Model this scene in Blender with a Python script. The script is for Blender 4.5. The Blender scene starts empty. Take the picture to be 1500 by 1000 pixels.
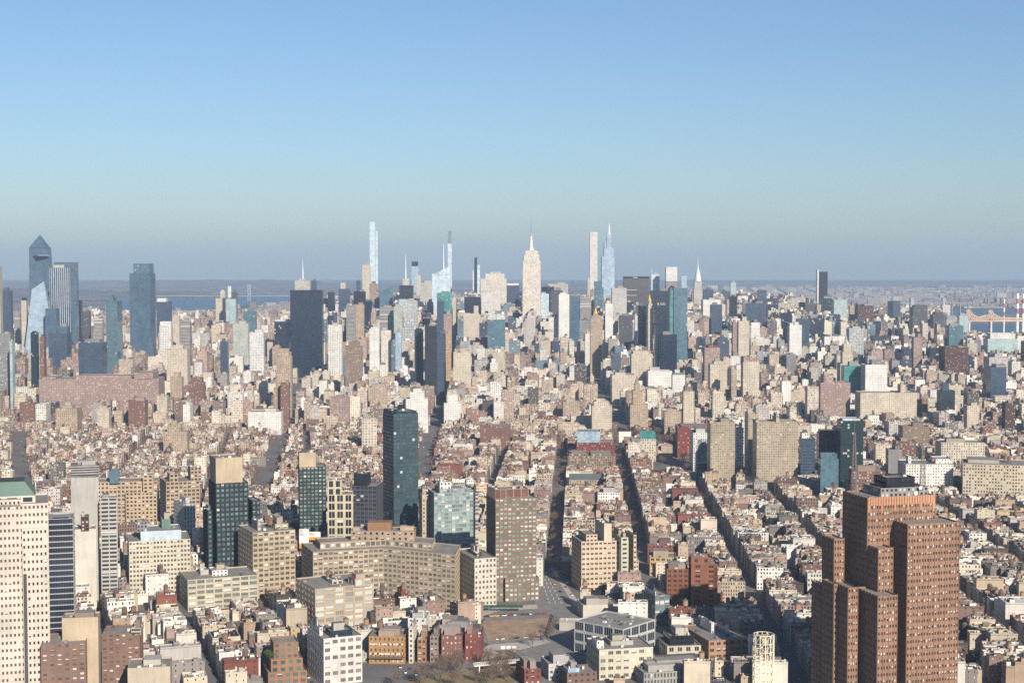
import bpy, math, random
import numpy as np
from mathutils import Matrix, Vector
random.seed(11)
SC = bpy.context.scene
COL = SC.collection
R = math.radians
# ------------------------------------------------------------------ camera, sky, sun, exposure
FPX = 2240.0            # focal length in units of the 1500 px wide photograph
HC = 295.0              # camera height in metres
YEYE = 388.0            # row of the eye level
TILT = math.atan((500 - YEYE) / FPX)
cam_d = bpy.data.cameras.new('camera'); cam = bpy.data.objects.new('camera', cam_d); COL.objects.link(cam)
cam_d.sensor_width = 36.0; cam_d.lens = 36.0 * FPX / 1500.0
cam_d.clip_start = 1.0; cam_d.clip_end = 90000.0
cam.location = (0, 0, HC); cam.rotation_euler = (R(90) - TILT, 0, 0)
SC.camera = cam
SUN_EL, SUN_AZ = R(26), R(157)      # azimuth clockwise from +Y (the view direction)
world = bpy.data.worlds.new('World'); SC.world = world; world.use_nodes = True
wn = world.node_tree; wn.nodes.clear()
sky = wn.nodes.new('ShaderNodeTexSky'); sky.sky_type = 'NISHITA'; sky.sun_disc = False
sky.sun_elevation = SUN_EL; sky.sun_rotation = SUN_AZ
sky.altitude = 50; sky.air_density = 1.0; sky.dust_density = 0.6; sky.ozone_density = 3.4
bg = wn.nodes.new('ShaderNodeBackground'); bg.inputs['Strength'].default_value = 0.060
wo = wn.nodes.new('ShaderNodeOutputWorld')
tint = wn.nodes.new('ShaderNodeMix'); tint.data_type = 'RGBA'; tint.blend_type = 'MULTIPLY'; tint.inputs[0].default_value = 1.0
tint.inputs[7].default_value = (0.95, 1.045, 1.17, 1)          # white balance of the cold winter sky
wn.links.new(sky.outputs[0], tint.inputs[6]); wn.links.new(tint.outputs[2], bg.inputs[0]); wn.links.new(bg.outputs[0], wo.inputs[0])
sun_d = bpy.data.lights.new('sun', 'SUN'); sun_d.energy = 5.0; sun_d.angle = R(0.5); sun_d.color = (1.0, 0.92, 0.80)
sun = bpy.data.objects.new('sun', sun_d); COL.objects.link(sun)
sdir = Vector((math.sin(SUN_AZ) * math.cos(SUN_EL), math.cos(SUN_AZ) * math.cos(SUN_EL), math.sin(SUN_EL)))
sun.rotation_euler = sdir.to_track_quat('Z', 'Y').to_euler(); sun.location = (0, -200, 900)
SC.view_settings.view_transform = 'Standard'; SC.view_settings.look = 'None'
SC.view_settings.exposure = 0.62; SC.view_settings.gamma = 1.0
SC.render.engine = 'CYCLES'
SC.cycles.max_bounces = 4; SC.cycles.diffuse_bounces = 2; SC.cycles.glossy_bounces = 2
SC.cycles.volume_bounces = 0; SC.cycles.transparent_max_bounces = 4
SC.cycles.use_denoising = False
HAZE_DENSITY = 4.2e-5

# ------------------------------------------------------------------ projection helpers
COS_T, SIN_T = math.cos(TILT), math.sin(TILT)
def ray(x, y):
    cx, cy = (x - 750) / FPX, (500 - y) / FPX
    return cx, COS_T + SIN_T * cy, -SIN_T + COS_T * cy
def at(x, y, D):                       # the point seen at pixel (x, y) at distance D
    a, b, c = ray(x, y); s = D / b
    return a * s, D, HC + c * s
def gnd(x, y):                         # the ground point seen at pixel (x, y)
    a, b, c = ray(x, y); s = -HC / c
    return a * s, b * s
def proj(X, Y, Z):
    dz = Z - HC
    f = Y * COS_T - dz * SIN_T; u = Y * SIN_T + dz * COS_T
    return 750 + FPX * X / f, 500 - FPX * u / f
def zat(y, D): return at(750, y, D)[2]
def lin(c):
    return tuple((v / 255 / 12.92 if v <= 10 else ((v / 255 + .055) / 1.055) ** 2.4) for v in c)

# ------------------------------------------------------------------ mesh collector with per-face attributes
class MB:
    def __init__(s): s.v = []; s.f = []; s.uv = []; s.wc = []; s.par = []; s.win = []; s.gc = []; s.mi = []
    def face(s, pts, uvs, wc, par=(3, 3, 0), win=(0, 0, 0), gc=(.05, .06, .08), mi=0):
        n = len(s.v); s.v.extend(pts); s.f.append(tuple(range(n, n + len(pts)))); s.uv.extend(uvs)
        s.wc.append(wc); s.par.append(par); s.win.append(win); s.gc.append(gc); s.mi.append(mi)
    def build(s, name, mats, parent=None, loc=(0, 0, 0)):
        me = bpy.data.meshes.new(name)
        me.from_pydata(s.v, [], s.f)
        uvl = me.uv_layers.new(name='UVMap')
        uvl.data.foreach_set('uv', np.array(s.uv, dtype=np.float32).ravel())
        for nm, dat in (('wallc', s.wc), ('par', s.par), ('win', s.win), ('gc', s.gc)):
            a = me.attributes.new(nm, 'FLOAT_VECTOR', 'FACE')
            a.data.foreach_set('vector', np.array(dat, dtype=np.float32).ravel())
        for m in mats: me.materials.append(m)
        if any(s.mi): me.polygons.foreach_set('material_index', np.array(s.mi, dtype=np.int32))
        me.update()
        o = bpy.data.objects.new(name, me); COL.objects.link(o)
        o.parent = parent; o.location = loc
        return o

def calm(c, k=.70):
    g = .3 * c[0] + .59 * c[1] + .11 * c[2]
    return tuple(g + (v - g) * k for v in c)
def real(c):                            # sunlit picture tone -> surface albedo: mid tones are darker than they look in full sun
    l = .3 * c[0] + .59 * c[1] + .11 * c[2]; k = .47 + .20 * min(1, l / .78)
    return tuple(v * k for v in c)
class Style:
    def __init__(s, wall, bay=3.2, floor=3.6, wf=.5, hf=.5, glass=(38, 42, 52), blind=.3, roof=(170, 163, 155)):
        s.wall = real(lin(calm(wall))); s.bay = bay; s.floor = floor; s.wf = wf; s.hf = hf; s.glass = lin(calm(glass, .75)); s.blind = blind; s.roof = real(lin(roof))

# ------------------------------------------------------------------ materials
def newmat(name):
    m = bpy.data.materials.new(name); m.use_nodes = True; nt = m.node_tree; nt.nodes.clear()
    out = nt.nodes.new('ShaderNodeOutputMaterial'); b = nt.nodes.new('ShaderNodeBsdfPrincipled')
    nt.links.new(b.outputs[0], out.inputs[0]); return m, nt, b
class NT:
    def __init__(s, nt): s.nt = nt; s.l = nt.links.new
    def n(s, t, **k):
        q = s.nt.nodes.new(t)
        for a, b in k.items(): setattr(q, a, b)
        return q
    def m(s, op, a, b=None, c=None):
        q = s.n('ShaderNodeMath', operation=op)
        for i, v in enumerate((a, b, c)):
            if v is None: continue
            if isinstance(v, (int, float)): q.inputs[i].default_value = v
            else: s.l(v, q.inputs[i])
        return q.outputs[0]
    def mix(s, f, a, b, mode='MIX'):
        q = s.n('ShaderNodeMix', data_type='RGBA', blend_type=mode)
        for i, v in ((0, f), (6, a), (7, b)):
            if isinstance(v, (int, float)): q.inputs[i].default_value = v
            elif isinstance(v, tuple): q.inputs[i].default_value = (*v, 1) if len(v) == 3 else v
            else: s.l(v, q.inputs[i])
        return q.outputs[2]
    def attr(s, nm, t='GEOMETRY'): return s.n('ShaderNodeAttribute', attribute_name=nm, attribute_type=t)
    def noise(s, vec, scale, detail=3, rough=.6):
        q = s.n('ShaderNodeTexNoise'); q.inputs['Scale'].default_value = scale; q.inputs['Detail'].default_value = detail
        q.inputs['Roughness'].default_value = rough
        if vec is not None: s.l(vec, q.inputs['Vector'])
        return q.outputs[0]
    def ramp(s, f, lo, hi, a, b):
        q = s.n('ShaderNodeMapRange'); s.l(f, q.inputs[0])
        for i, v in enumerate((lo, hi, a, b)): q.inputs[i + 1].default_value = v
        return q.outputs[0]

def make_facade():
    m, nt, b = newmat('facade'); N = NT(nt)
    uv = N.n('ShaderNodeUVMap', uv_map='UVMap').outputs[0]
    suv = N.n('ShaderNodeSeparateXYZ'); N.l(uv, suv.inputs[0])
    par = N.n('ShaderNodeSeparateXYZ'); N.l(N.attr('par').outputs['Vector'], par.inputs[0])
    win = N.n('ShaderNodeSeparateXYZ'); N.l(N.attr('win').outputs['Vector'], win.inputs[0])
    u = N.m('DIVIDE', suv.outputs[0], par.outputs[0]); v = N.m('DIVIDE', suv.outputs[1], par.outputs[1])
    du = N.m('ABSOLUTE', N.m('SUBTRACT', N.m('FRACT', u), .5)); dv = N.m('ABSOLUTE', N.m('SUBTRACT', N.m('FRACT', v), .5))
    mk = N.m('MULTIPLY', N.m('LESS_THAN', du, N.m('MULTIPLY', win.outputs[0], .5)), N.m('LESS_THAN', dv, N.m('MULTIPLY', win.outputs[1], .5)))
    cell = N.n('ShaderNodeCombineXYZ'); N.l(N.m('FLOOR', u), cell.inputs[0]); N.l(N.m('FLOOR', v), cell.inputs[1]); N.l(par.outputs[2], cell.inputs[2])
    wn_ = N.n('ShaderNodeTexWhiteNoise', noise_dimensions='3D'); N.l(cell.outputs[0], wn_.inputs[0])
    r = wn_.outputs[0]
    sep = N.n('ShaderNodeSeparateColor'); N.l(wn_.outputs[1], sep.inputs[0])
    geo = N.n('ShaderNodeNewGeometry')
    big = N.ramp(N.noise(geo.outputs['Position'], .045, 4), .25, .75, .80, 1.16)
    fine = N.ramp(N.noise(geo.outputs['Position'], .9, 2), .2, .8, .90, 1.08)
    wc = N.attr('wallc').outputs['Vector']
    # vertical rain streaks on the masonry
    sv = N.n('ShaderNodeCombineXYZ'); N.l(N.m('MULTIPLY', suv.outputs[0], .55), sv.inputs[0]); N.l(N.m('MULTIPLY', suv.outputs[1], .05), sv.inputs[1]); N.l(par.outputs[2], sv.inputs[2])
    streak = N.ramp(N.noise(sv.outputs[0], 1.0, 3), .3, .75, 1.06, .86)
    vm = N.n('ShaderNodeVectorMath', operation='SCALE'); N.l(wc, vm.inputs[0]); N.l(N.m('MULTIPLY', N.m('MULTIPLY', big, fine), streak), vm.inputs['Scale'])
    gc = N.attr('gc').outputs['Vector']
    gm = N.n('ShaderNodeVectorMath', operation='SCALE'); N.l(gc, gm.inputs[0]); N.l(N.m('ADD', 1.0, N.m('MULTIPLY', N.m('SUBTRACT', sep.outputs[1], .47), N.m('SUBTRACT', 1.9, N.m('MULTIPLY', win.outputs[0], 1.75)))), gm.inputs['Scale'])
    # broad patches of tone painted on the glass for reflections and drawn blinds
    pat = N.ramp(N.noise(geo.outputs['Position'], .055, 3, .65), .3, .7, .74, 1.34)
    g2 = N.n('ShaderNodeVectorMath', operation='SCALE'); N.l(gm.outputs[0], g2.inputs[0]); N.l(pat, g2.inputs['Scale']); gm = g2
    blind = N.m('LESS_THAN', r, win.outputs[2])
    bm = N.mix(blind, gm.outputs[0], (.42, .40, .36))
    col = N.mix(mk, vm.outputs[0], bm)
    N.l(col, b.inputs['Base Color'])
    N.l(N.ramp(mk, 0, 1, .88, .13), b.inputs['Roughness'])
    N.l(N.ramp(mk, 0, 1, .25, .9), b.inputs['Specular IOR Level'])
    bp = N.n('ShaderNodeBump'); bp.inputs['Strength'].default_value = .25; bp.inputs['Distance'].default_value = .3
    tilt = N.n('ShaderNodeVectorMath', operation='MULTIPLY_ADD')
    # every pane sits a hair out of plane, so reflections differ from pane to pane
    off = N.n('ShaderNodeVectorMath', operation='SUBTRACT'); N.l(wn_.outputs[1], off.inputs[0]); off.inputs[1].default_value = (.5, .5, .5)
    N.l(off.outputs[0], tilt.inputs[0])
    sc = N.n('ShaderNodeCombineXYZ')
    k = N.m('MULTIPLY', mk, .03)
    for i in range(3): N.l(k, sc.inputs[i])
    N.l(sc.outputs[0], tilt.inputs[1]); N.l(geo.outputs['Normal'], tilt.inputs[2])
    nn = N.n('ShaderNodeVectorMath', operation='NORMALIZE'); N.l(tilt.outputs[0], nn.inputs[0]); N.l(nn.outputs[0], b.inputs['Normal'])
    nt.nodes.remove(bp)
    return m
def make_roof():
    m, nt, b = newmat('roofing'); N = NT(nt)
    geo = N.n('ShaderNodeNewGeometry').outputs['Position']
    a = N.ramp(N.noise(geo, .12, 5, .7), .3, .7, .68, 1.25)
    a2 = N.ramp(N.noise(geo, 1.3, 2), .3, .7, .85, 1.12)
    vm = N.n('ShaderNodeVectorMath', operation='SCALE'); N.l(N.attr('wallc').outputs['Vector'], vm.inputs[0]); N.l(N.m('MULTIPLY', a, a2), vm.inputs['Scale'])
    N.l(vm.outputs[0], b.inputs['Base Color']); b.inputs['Roughness'].default_value = .9; b.inputs['Specular IOR Level'].default_value = .2
    return m
def make_pane():
    m, nt, b = newmat('window_glass'); N = NT(nt)
    uv = N.n('ShaderNodeUVMap', uv_map='UVMap').outputs[0]
    s = N.n('ShaderNodeSeparateXYZ'); N.l(uv, s.inputs[0])
    par = N.n('ShaderNodeSeparateXYZ'); N.l(N.attr('par').outputs['Vector'], par.inputs[0])
    oi = N.n('ShaderNodeObjectInfo')
    r = N.m('FRACT', N.m('ADD', oi.outputs['Random'], par.outputs[2]))
    r2 = N.m('FRACT', N.m('MULTIPLY', r, 17.31))
    nx = par.outputs[0]
    fx = N.m('ABSOLUTE', N.m('SUBTRACT', N.m('FRACT', N.m('MULTIPLY', s.outputs[0], nx)), .5))
    fy = N.m('ABSOLUTE', N.m('SUBTRACT', s.outputs[1], .5))
    frame = N.m('MAXIMUM', N.m('GREATER_THAN', fx, .44), N.m('GREATER_THAN', fy, .46))
    # roller blind drawn to a different height in each window
    shade = N.m('MULTIPLY', N.m('GREATER_THAN', s.outputs[1], N.m('SUBTRACT', 1.0, r2)), N.m('LESS_THAN', r, par.outputs[1]))
    gm = N.n('ShaderNodeVectorMath', operation='SCALE'); N.l(N.attr('gc').outputs['Vector'], gm.inputs[0]); N.l(N.ramp(r2, 0, 1, .5, 1.6), gm.inputs['Scale'])
    c = N.mix(shade, gm.outputs[0], (.46, .44, .39))
    wcv = N.attr('wallc').outputs['Vector']
    c = N.mix(frame, c, wcv)
    N.l(c, b.inputs['Base Color'])
    N.l(N.ramp(N.m('MAXIMUM', frame, shade), 0, 1, .1, .6), b.inputs['Roughness']); b.inputs['Specular IOR Level'].default_value = .9
    return m
FAC, ROOF, PANE = make_facade(), make_roof(), make_pane()
def plain(name, c, rough=.8, spec=.3, metal=0, nscale=None, namp=.25):
    m, nt, b = newmat(name); N = NT(nt)
    c = lin(c)
    if nscale:
        geo = N.n('ShaderNodeNewGeometry').outputs['Position']
        f = N.ramp(N.noise(geo, nscale, 4, .65), .3, .7, 1 - namp, 1 + namp)
        vm = N.n('ShaderNodeVectorMath', operation='SCALE'); vm.inputs[0].default_value = c; N.l(f, vm.inputs['Scale']); N.l(vm.outputs[0], b.inputs['Base Color'])
    else: b.inputs['Base Color'].default_value = (*c, 1)
    b.inputs['Roughness'].default_value = rough; b.inputs['Specular IOR Level'].default_value = spec; b.inputs['Metallic'].default_value = metal
    return m

# ------------------------------------------------------------------ geometry pieces
def wallquad(mb, p, q, z0, z1, st, rnd, win=True, wall=None, mi=0, u0=None):
    """one upright wall from p to q (outside on its right), windows by the facade shader"""
    L = math.hypot(q[0] - p[0], q[1] - p[1]); h = z1 - z0
    if L < .01 or h < .01: return
    nb = max(1, round(L / st.bay)); nf = max(1, round(h / st.floor))
    pr = (L / nb, h / nf, rnd)
    mb.face([(p[0], p[1], z0), (q[0], q[1], z0), (q[0], q[1], z1), (p[0], p[1], z1)], [(0, 0), (L, 0), (L, h), (0, h)],
            wall or st.wall, pr, (st.wf, st.hf, st.blind) if win else (0, 0, 0), st.glass, mi)
def flat(mb, poly, z, c, mi=0):
    mb.face([(x, y, z) for x, y in poly], list(poly), c, mi=mi)
def boxy(mb, poly, z0, z1, c, top=True, tc=None):
    """plain closed prism, counter-clockwise footprint"""
    n = len(poly)
    for i in range(n):
        p, q = poly[i], poly[(i + 1) % n]
        L = math.hypot(q[0] - p[0], q[1] - p[1])
        mb.face([(p[0], p[1], z0), (q[0], q[1], z0), (q[0], q[1], z1), (p[0], p[1], z1)], [(0, 0), (L, 0), (L, z1 - z0), (0, z1 - z0)], c)
    if top: flat(mb, poly, z1, tc or c)
def rect(cx, cy, w, d, a):
    ca, sa = math.cos(a), math.sin(a)
    return [(cx + x * ca - y * sa, cy + x * sa + y * ca) for x, y in ((-w / 2, -d / 2), (w / 2, -d / 2), (w / 2, d / 2), (-w / 2, d / 2))]
def circle(cx, cy, r, n=12): return [(cx + r * math.cos(2 * math.pi * i / n), cy + r * math.sin(2 * math.pi * i / n)) for i in range(n)]
def cone(mb, cx, cy, r, z0, z1, c, n=12, r1=0.0):
    a, b = circle(cx, cy, r, n), circle(cx, cy, max(r1, .001), n)
    for i in range(n):
        j = (i + 1) % n
        mb.face([(*a[i], z0), (*a[j], z0), (*b[j], z1), (*b[i], z1)], [(0, 0), (1, 0), (1, 1), (0, 1)], c)
def bar(mb, p, q, w, c):
    """square bar between two points"""
    p, q = Vector(p), Vector(q); d = (q - p); L = d.length
    if L < 1e-4: return
    d /= L; up = Vector((0, 0, 1)) if abs(d.z) < .9 else Vector((1, 0, 0))
    s = d.cross(up).normalized() * w / 2; t = d.cross(s).normalized() * w / 2
    A = [p + s + t, p - s + t, p - s - t, p + s - t]; B = [x + d * L for x in A]
    for i in range(4):
        j = (i + 1) % 4
        mb.face([tuple(A[i]), tuple(A[j]), tuple(B[j]), tuple(B[i])], [(0, 0), (w, 0), (w, L), (0, L)], c)
    mb.face([tuple(x) for x in A[::-1]], [(0, 0)] * 4, c); mb.face([tuple(x) for x in B], [(0, 0)] * 4, c)

def tankmesh(mb, x, y, z, r=2.1, wood=(120, 92, 72)):
    w = lin(wood); d = lin((70, 64, 60))
    for sx in (-1, 1):
        for sy in (-1, 1): bar(mb, (x + sx * r * .6, y + sy * r * .6, z), (x + sx * r * .6, y + sy * r * .6, z + 3), .3, d)
    boxy(mb, circle(x, y, r, 10), z + 2.8, z + 2.8 + r * 1.9, w)
    cone(mb, x, y, r * 1.12, z + 2.8 + r * 1.9, z + 2.8 + r * 2.7, lin((96, 86, 78)), 10)

PANE_CACHE = {}
def pane_mesh(w, h, st, nx, frame):
    k = (round(w, 2), round(h, 2), id(st), nx)
    if k in PANE_CACHE: return PANE_CACHE[k]
    mb = MB()
    mb.face([(-w / 2, 0, -h / 2), (w / 2, 0, -h / 2), (w / 2, 0, h / 2), (-w / 2, 0, h / 2)], [(0, 0), (1, 0), (1, 1), (0, 1)], frame, (nx, st.blind, 0), gc=st.glass)
    o = mb.build('window', [PANE]); me = o.data; bpy.data.objects.remove(o)
    PANE_CACHE[k] = me
    return me

class Bld:
    """a building: an Empty at its base, its parts as children"""
    def __init__(s, name, label, cat, loc, group=None):
        o = bpy.data.objects.new(name, None); COL.objects.link(o); o.location = (loc[0], loc[1], 0); o.empty_display_size = 5
        o['label'] = label; o['category'] = cat
        if group: o['group'] = group
        s.o = o; s.ox, s.oy = loc[0], loc[1]; s.mbs = {}; s.wins = []; s.rnd = random.random() * 50
    def mb(s, part):
        if part not in s.mbs: s.mbs[part] = MB()
        return s.mbs[part]
    def L(s, poly): return [(x - s.ox, y - s.oy) for x, y in poly]
    def tier(s, poly, z0, z1, st, holes=False, para=1.0, noback=False, blank=(), depth=.35, nx=1, frame=None, rc=None, ztop=None):
        poly = s.L(poly); n = len(poly); w = s.mb('wall')
        for i in range(n):
            p, q = poly[i], poly[(i + 1) % n]
            nx_, ny_ = q[1] - p[1], -(q[0] - p[0])
            mx, my = (p[0] + q[0]) / 2 + s.ox, (p[1] + q[1]) / 2 + s.oy
            facing = nx_ * -mx + ny_ * -my > 0
            if i in blank: wallquad(w, p, q, z0, z1, st, s.rnd, False)
            elif holes and facing: s.holed(p, q, z0, z1, st, depth, nx, frame)
            else: wallquad(w, p, q, z0, z1, st, s.rnd)
        # parapet: coping and roof a little lower than the wall head
        r = s.mb('roof'); cop = .45
        cx = sum(p[0] for p in poly) / n; cy = sum(p[1] for p in poly) / n
        sz = max(max(abs(p[0] - cx), abs(p[1] - cy)) for p in poly)
        k = 1 - cop / max(sz, 1)
        inn = [(cx + (p[0] - cx) * k, cy + (p[1] - cy) * k) for p in poly]
        for i in range(n):
            j = (i + 1) % n
            w.face([(*poly[i], z1), (*poly[j], z1), (*inn[j], z1), (*inn[i], z1)], [(0, 0)] * 4, tuple(min(.8, c * 1.05) for c in st.wall))
            w.face([(*inn[i], z1), (*inn[j], z1), (*inn[j], z1 - para), (*inn[i], z1 - para)], [(0, 0)] * 4, st.wall)
        flat(r, inn, z1 - para, rc or st.roof)
    def holed(s, p, q, z0, z1, st, depth, nx, frame):
        """wall with real window openings, reveals and a pane in each"""
        w = s.mb('wall'); L = math.hypot(q[0] - p[0], q[1] - p[1]); h = z1 - z0
        nb = max(1, round(L / st.bay)); nf = max(1, round(h / st.floor))
        if nb * nf > 1500: return wallquad(w, p, q, z0, z1, st, s.rnd)
        bw, fh = L / nb, h / nf; ww, wh = bw * st.wf, fh * st.hf
        ux, uy = (q[0] - p[0]) / L, (q[1] - p[1]) / L; ox, oy = uy, -ux
        P = lambda u, z, d=0: (p[0] + ux * u - ox * d, p[1] + uy * u - oy * d, z)
        def quad(u0, u1, a, b): w.face([P(u0, a), P(u1, a), P(u1, b), P(u0, b)], [(u0, a), (u1, a), (u1, b), (u0, b)], st.wall, (3, 3, s.rnd))
        m = (fh - wh) / 2
        for j in range(nf + 1):                                   # spandrels
            a = z0 + j * fh - (m if j else 0); b = z0 + j * fh + (m if j < nf else 0)
            quad(0, L, a, b)
        if getattr(st, 'rib', 0):
            for i in range(0, nb + 1):
                if i % st.rib and i != nb: continue
                for u0, u1 in ((max(0, i * bw - .26), min(L, i * bw + .26)),):
                    F_ = lambda u, z: P(u, z, -.32)
                    w.face([F_(u0, z0), F_(u1, z0), F_(u1, z1 + .6), F_(u0, z1 + .6)], [(0, 0)] * 4, st.wall)
                    w.face([P(u0, z0), F_(u0, z0), F_(u0, z1 + .6), P(u0, z1 + .6)], [(0, 0)] * 4, st.wall); w.face([F_(u1, z0), P(u1, z0), P(u1, z1 + .6), F_(u1, z1 + .6)], [(0, 0)] * 4, st.wall)
        for j in range(nf):
            a, b = z0 + j * fh + m, z0 + (j + 1) * fh - m
            for i in range(nb + 1):                               # piers
                u0 = 0 if i == 0 else i * bw - (bw - ww) / 2; u1 = L if i == nb else i * bw + (bw - ww) / 2
                quad(u0, u1, a, b)
            for i in range(nb):
                u0, u1 = i * bw + (bw - ww) / 2, (i + 1) * bw - (bw - ww) / 2
                for e in ([P(u0, a), P(u1, a), P(u1, a, depth), P(u0, a, depth)], [P(u0, b, depth), P(u1, b, depth), P(u1, b), P(u0, b)],
                          [P(u0, a), P(u0, a, depth), P(u0, b, depth), P(u0, b)], [P(u1, a, depth), P(u1, a), P(u1, b), P(u1, b, depth)]):
                    w.face(e, [(0, 0)] * 4, st.wall)
                c = P((u0 + u1) / 2, (a + b) / 2, depth)
                X, Y = proj(c[0] + s.ox, c[1] + s.oy, c[2])
                vis = -5 < X < 1505 and Y < 1003
                s.wins.append(((0 if vis else 1, -(ox * -(c[0] + s.ox) + oy * -(c[1] + s.oy)) > 0, (c[0] + s.ox) ** 2 + (c[1] + s.oy) ** 2 + (c[2] - HC) ** 2 * 6), c, math.atan2(uy, ux), ww, wh, st, nx, frame or getattr(st, 'frame', None) or st.wall))
    def part_box(s, part, poly, z0, z1, c, tc=None, new=False):
        mb = MB() if new else s.mb(part)
        boxy(mb, s.L(poly), z0, z1, c, tc=tc)
        if new: mb.build(part, [FAC, ROOF], s.o)
    def finish(s):
        for k, mb in s.mbs.items():
            if mb.f: mb.build(k, [ROOF if k == 'roof' else FAC, ROOF], s.o)
        ws = sorted(s.wins, key=lambda t: t[0])
        for _, c, a, ww, wh, st, nx, fr in ws[:100]:
            o = bpy.data.objects.new('window', pane_mesh(ww, wh, st, nx, fr)); COL.objects.link(o); o.parent = s.o
            o.location = c; o.rotation_euler = (0, 0, a)
        if len(ws) > 100:
            mb = MB()
            for _, c, a, ww, wh, st, nx, fr in ws[100:]:
                ux, uy = math.cos(a) * ww / 2, math.sin(a) * ww / 2; x, y, z = c
                mb.face([(x - ux, y - uy, z - wh / 2), (x + ux, y + uy, z - wh / 2), (x + ux, y + uy, z + wh / 2), (x - ux, y - uy, z + wh / 2)],
                        [(0, 0), (1, 0), (1, 1), (0, 1)], fr, (nx, st.blind, random.random()), gc=st.glass)
            o = mb.build('window', [PANE], s.o); o['kind'] = 'stuff'
        return s.o

FOOT = []        # (footprint, height, short phrase, screen x, y, D)
def solve(x0, x1, D, rot, dep):
    """centre, width and corner of a box whose outline spans x0..x1 and whose nearest corner lies at distance D"""
    a = R(rot); ca, sa = math.cos(a), math.sin(a); X = (x0 - 750) * D / FPX; w = (x1 - x0) * D / FPX
    for _ in range(40):
        loc = [(0, 0), (w, 0), (w, dep), (0, dep)]
        pts = [(x * ca - y * sa, x * sa + y * ca) for x, y in loc]
        my = min(p[1] for p in pts)
        P = [(X + p[0], D + p[1] - my) for p in pts]
        xs = [750 + FPX * p[0] / p[1] for p in P]
        X += (x0 - min(xs)) * D / FPX * .8
        w = max(2.0, w + ((x1 - x0) - (max(xs) - min(xs))) * D / FPX * .8)
    return P, w
def sub(P, fx0, fx1, fy0, fy1):
    A, B, _, Dd = [Vector(p) for p in P]
    u, v = B - A, Dd - A
    return [tuple(A + u * a + v * b) for a, b in ((fx0, fy0), (fx1, fy0), (fx1, fy1), (fx0, fy1))]
# ------------------------------------------------------------------ styles: wall colour, bay, storey, window share, glass
S = Style
ST = dict(
 cream=S((222, 202, 172), 3.4, 3.7, .42, .48), creamw=S((226, 208, 184), 4.6, 4.2, .62, .56, (52, 58, 62), .35),
 tan=S((202, 172, 138), 3.4, 3.7, .42, .46), tand=S((172, 140, 112), 3.2, 3.6, .42, .46), ochre=S((216, 170, 118), 3.6, 3.8, .42, .46),
 brick=S((164, 112, 94), 3.2, 3.3, .42, .48), brickd=S((122, 78, 66), 3.2, 3.4, .42, .46), pink=S((192, 154, 138), 3.2, 3.3, .45, .45),
 redb=S((176, 78, 62), 3.6, 3.6, .35, .4), orange=S((196, 120, 78), 3.4, 3.5, .45, .5),
 white=S((236, 230, 220), 3.2, 3.5, .4, .45), whiteg=S((232, 228, 222), 3.6, 4.0, .6, .6, (60, 66, 76)), stone=S((206, 196, 184), 3.0, 3.7, .42, .55),
 stonev=S((232, 216, 194), 3.4, 3.9, .45, .82, (128, 122, 118), .1), stripe=S((196, 186, 174), 60, 3.8, 1.0, .5, (74, 78, 84), .05),
 striped=S((120, 114, 112), 60, 3.8, 1.0, .45, (62, 60, 62), .05), grey=S((162, 158, 156), 3.2, 3.6, .5, .5), greyd=S((104, 104, 110), 3.2, 3.7, .6, .5, (50, 54, 64), .06),
 beige=S((212, 190, 156), 3.0, 3.2, .55, .5, (88, 78, 66), .35), greeny=S((190, 196, 180), 3.4, 3.5, .5, .5, (84, 100, 100)),
 navy=S((38, 52, 74), 3.0, 3.9, .86, .80, (24, 36, 58), 0), navyl=S((92, 108, 128), 3.0, 3.9, .84, .74, (44, 62, 88), 0),
 blue=S((88, 116, 138), 3.2, 4.0, .86, .78, (58, 86, 110), 0), bluel=S((168, 186, 200), 3.2, 4.2, .86, .78, (132, 156, 176), 0),
 teal=S((104, 134, 144), 3.2, 4.0, .86, .78, (64, 100, 116), .01), teald=S((50, 68, 76), 3.2, 3.8, .78, .66, (30, 50, 60), .01), tealb=S((70, 150, 146), 3.4, 4, .86, .8, (50, 130, 128), .02),
 pale=S((200, 212, 216), 3.2, 4.2, .82, .74, (160, 184, 196), .06), paleg=S((182, 198, 194), 3.4, 4, .86, .7, (134, 160, 160), .05),
 gridw=S((236, 228, 214), 4.2, 4.4, .64, .62, (70, 74, 82), .04), gridd=S((62, 66, 76), 3.6, 3.8, .7, .6, (34, 40, 52), 0),
 black=S((46, 48, 54), 3.6, 3.9, .7, .6, (28, 32, 40), 0), fins=S((208, 214, 216), 5.6, 4.2, .72, 1.0, (44, 66, 92), 0),
 gold=S((214, 160, 70), 9, 9, 0, 0), copper=S((120, 156, 138), 9, 9, 0, 0), peach=S((236, 206, 172), 4, 4, 0, 0), mint=S((206, 208, 176), 4.6, 4.2, .6, .4, (60, 60, 56), .2), brickgrid=S((206, 178, 146), 7, 7, .93, .93, (112, 72, 62), 0), louvre=S((58, 56, 58), 60, 2.2, 1, .5, (150, 146, 140), 0), balcony=S((206, 190, 166), 5, 3.1, .9, .5, (60, 54, 52), .1), lattice=S((150, 158, 166), 4, 4.4, .6, .7, (96, 108, 120), 0), strip=S((120, 112, 106), 1.4, 1.5, .6, .6, (40, 38, 42), 0), bare=S((214, 186, 146), 3, 3.4, 0, 0), concrete=S((196, 190, 178), 3.2, 3.4, 0, 0), brown=S((188, 134, 98), 2.0, 4.4, .52, .46, (58, 50, 50), .40),
 silver=S((206, 200, 192), 2.6, 3.8, .4, .62, (118, 112, 108), .05), pixel=S((196, 200, 200), 4.4, 4.2, .6, .6, (40, 46, 54), .4),
)
GREYROOF = [real(lin(v)) for v in ((196, 190, 182), (168, 162, 156), (150, 142, 136), (126, 120, 118), (184, 168, 150))]

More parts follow.
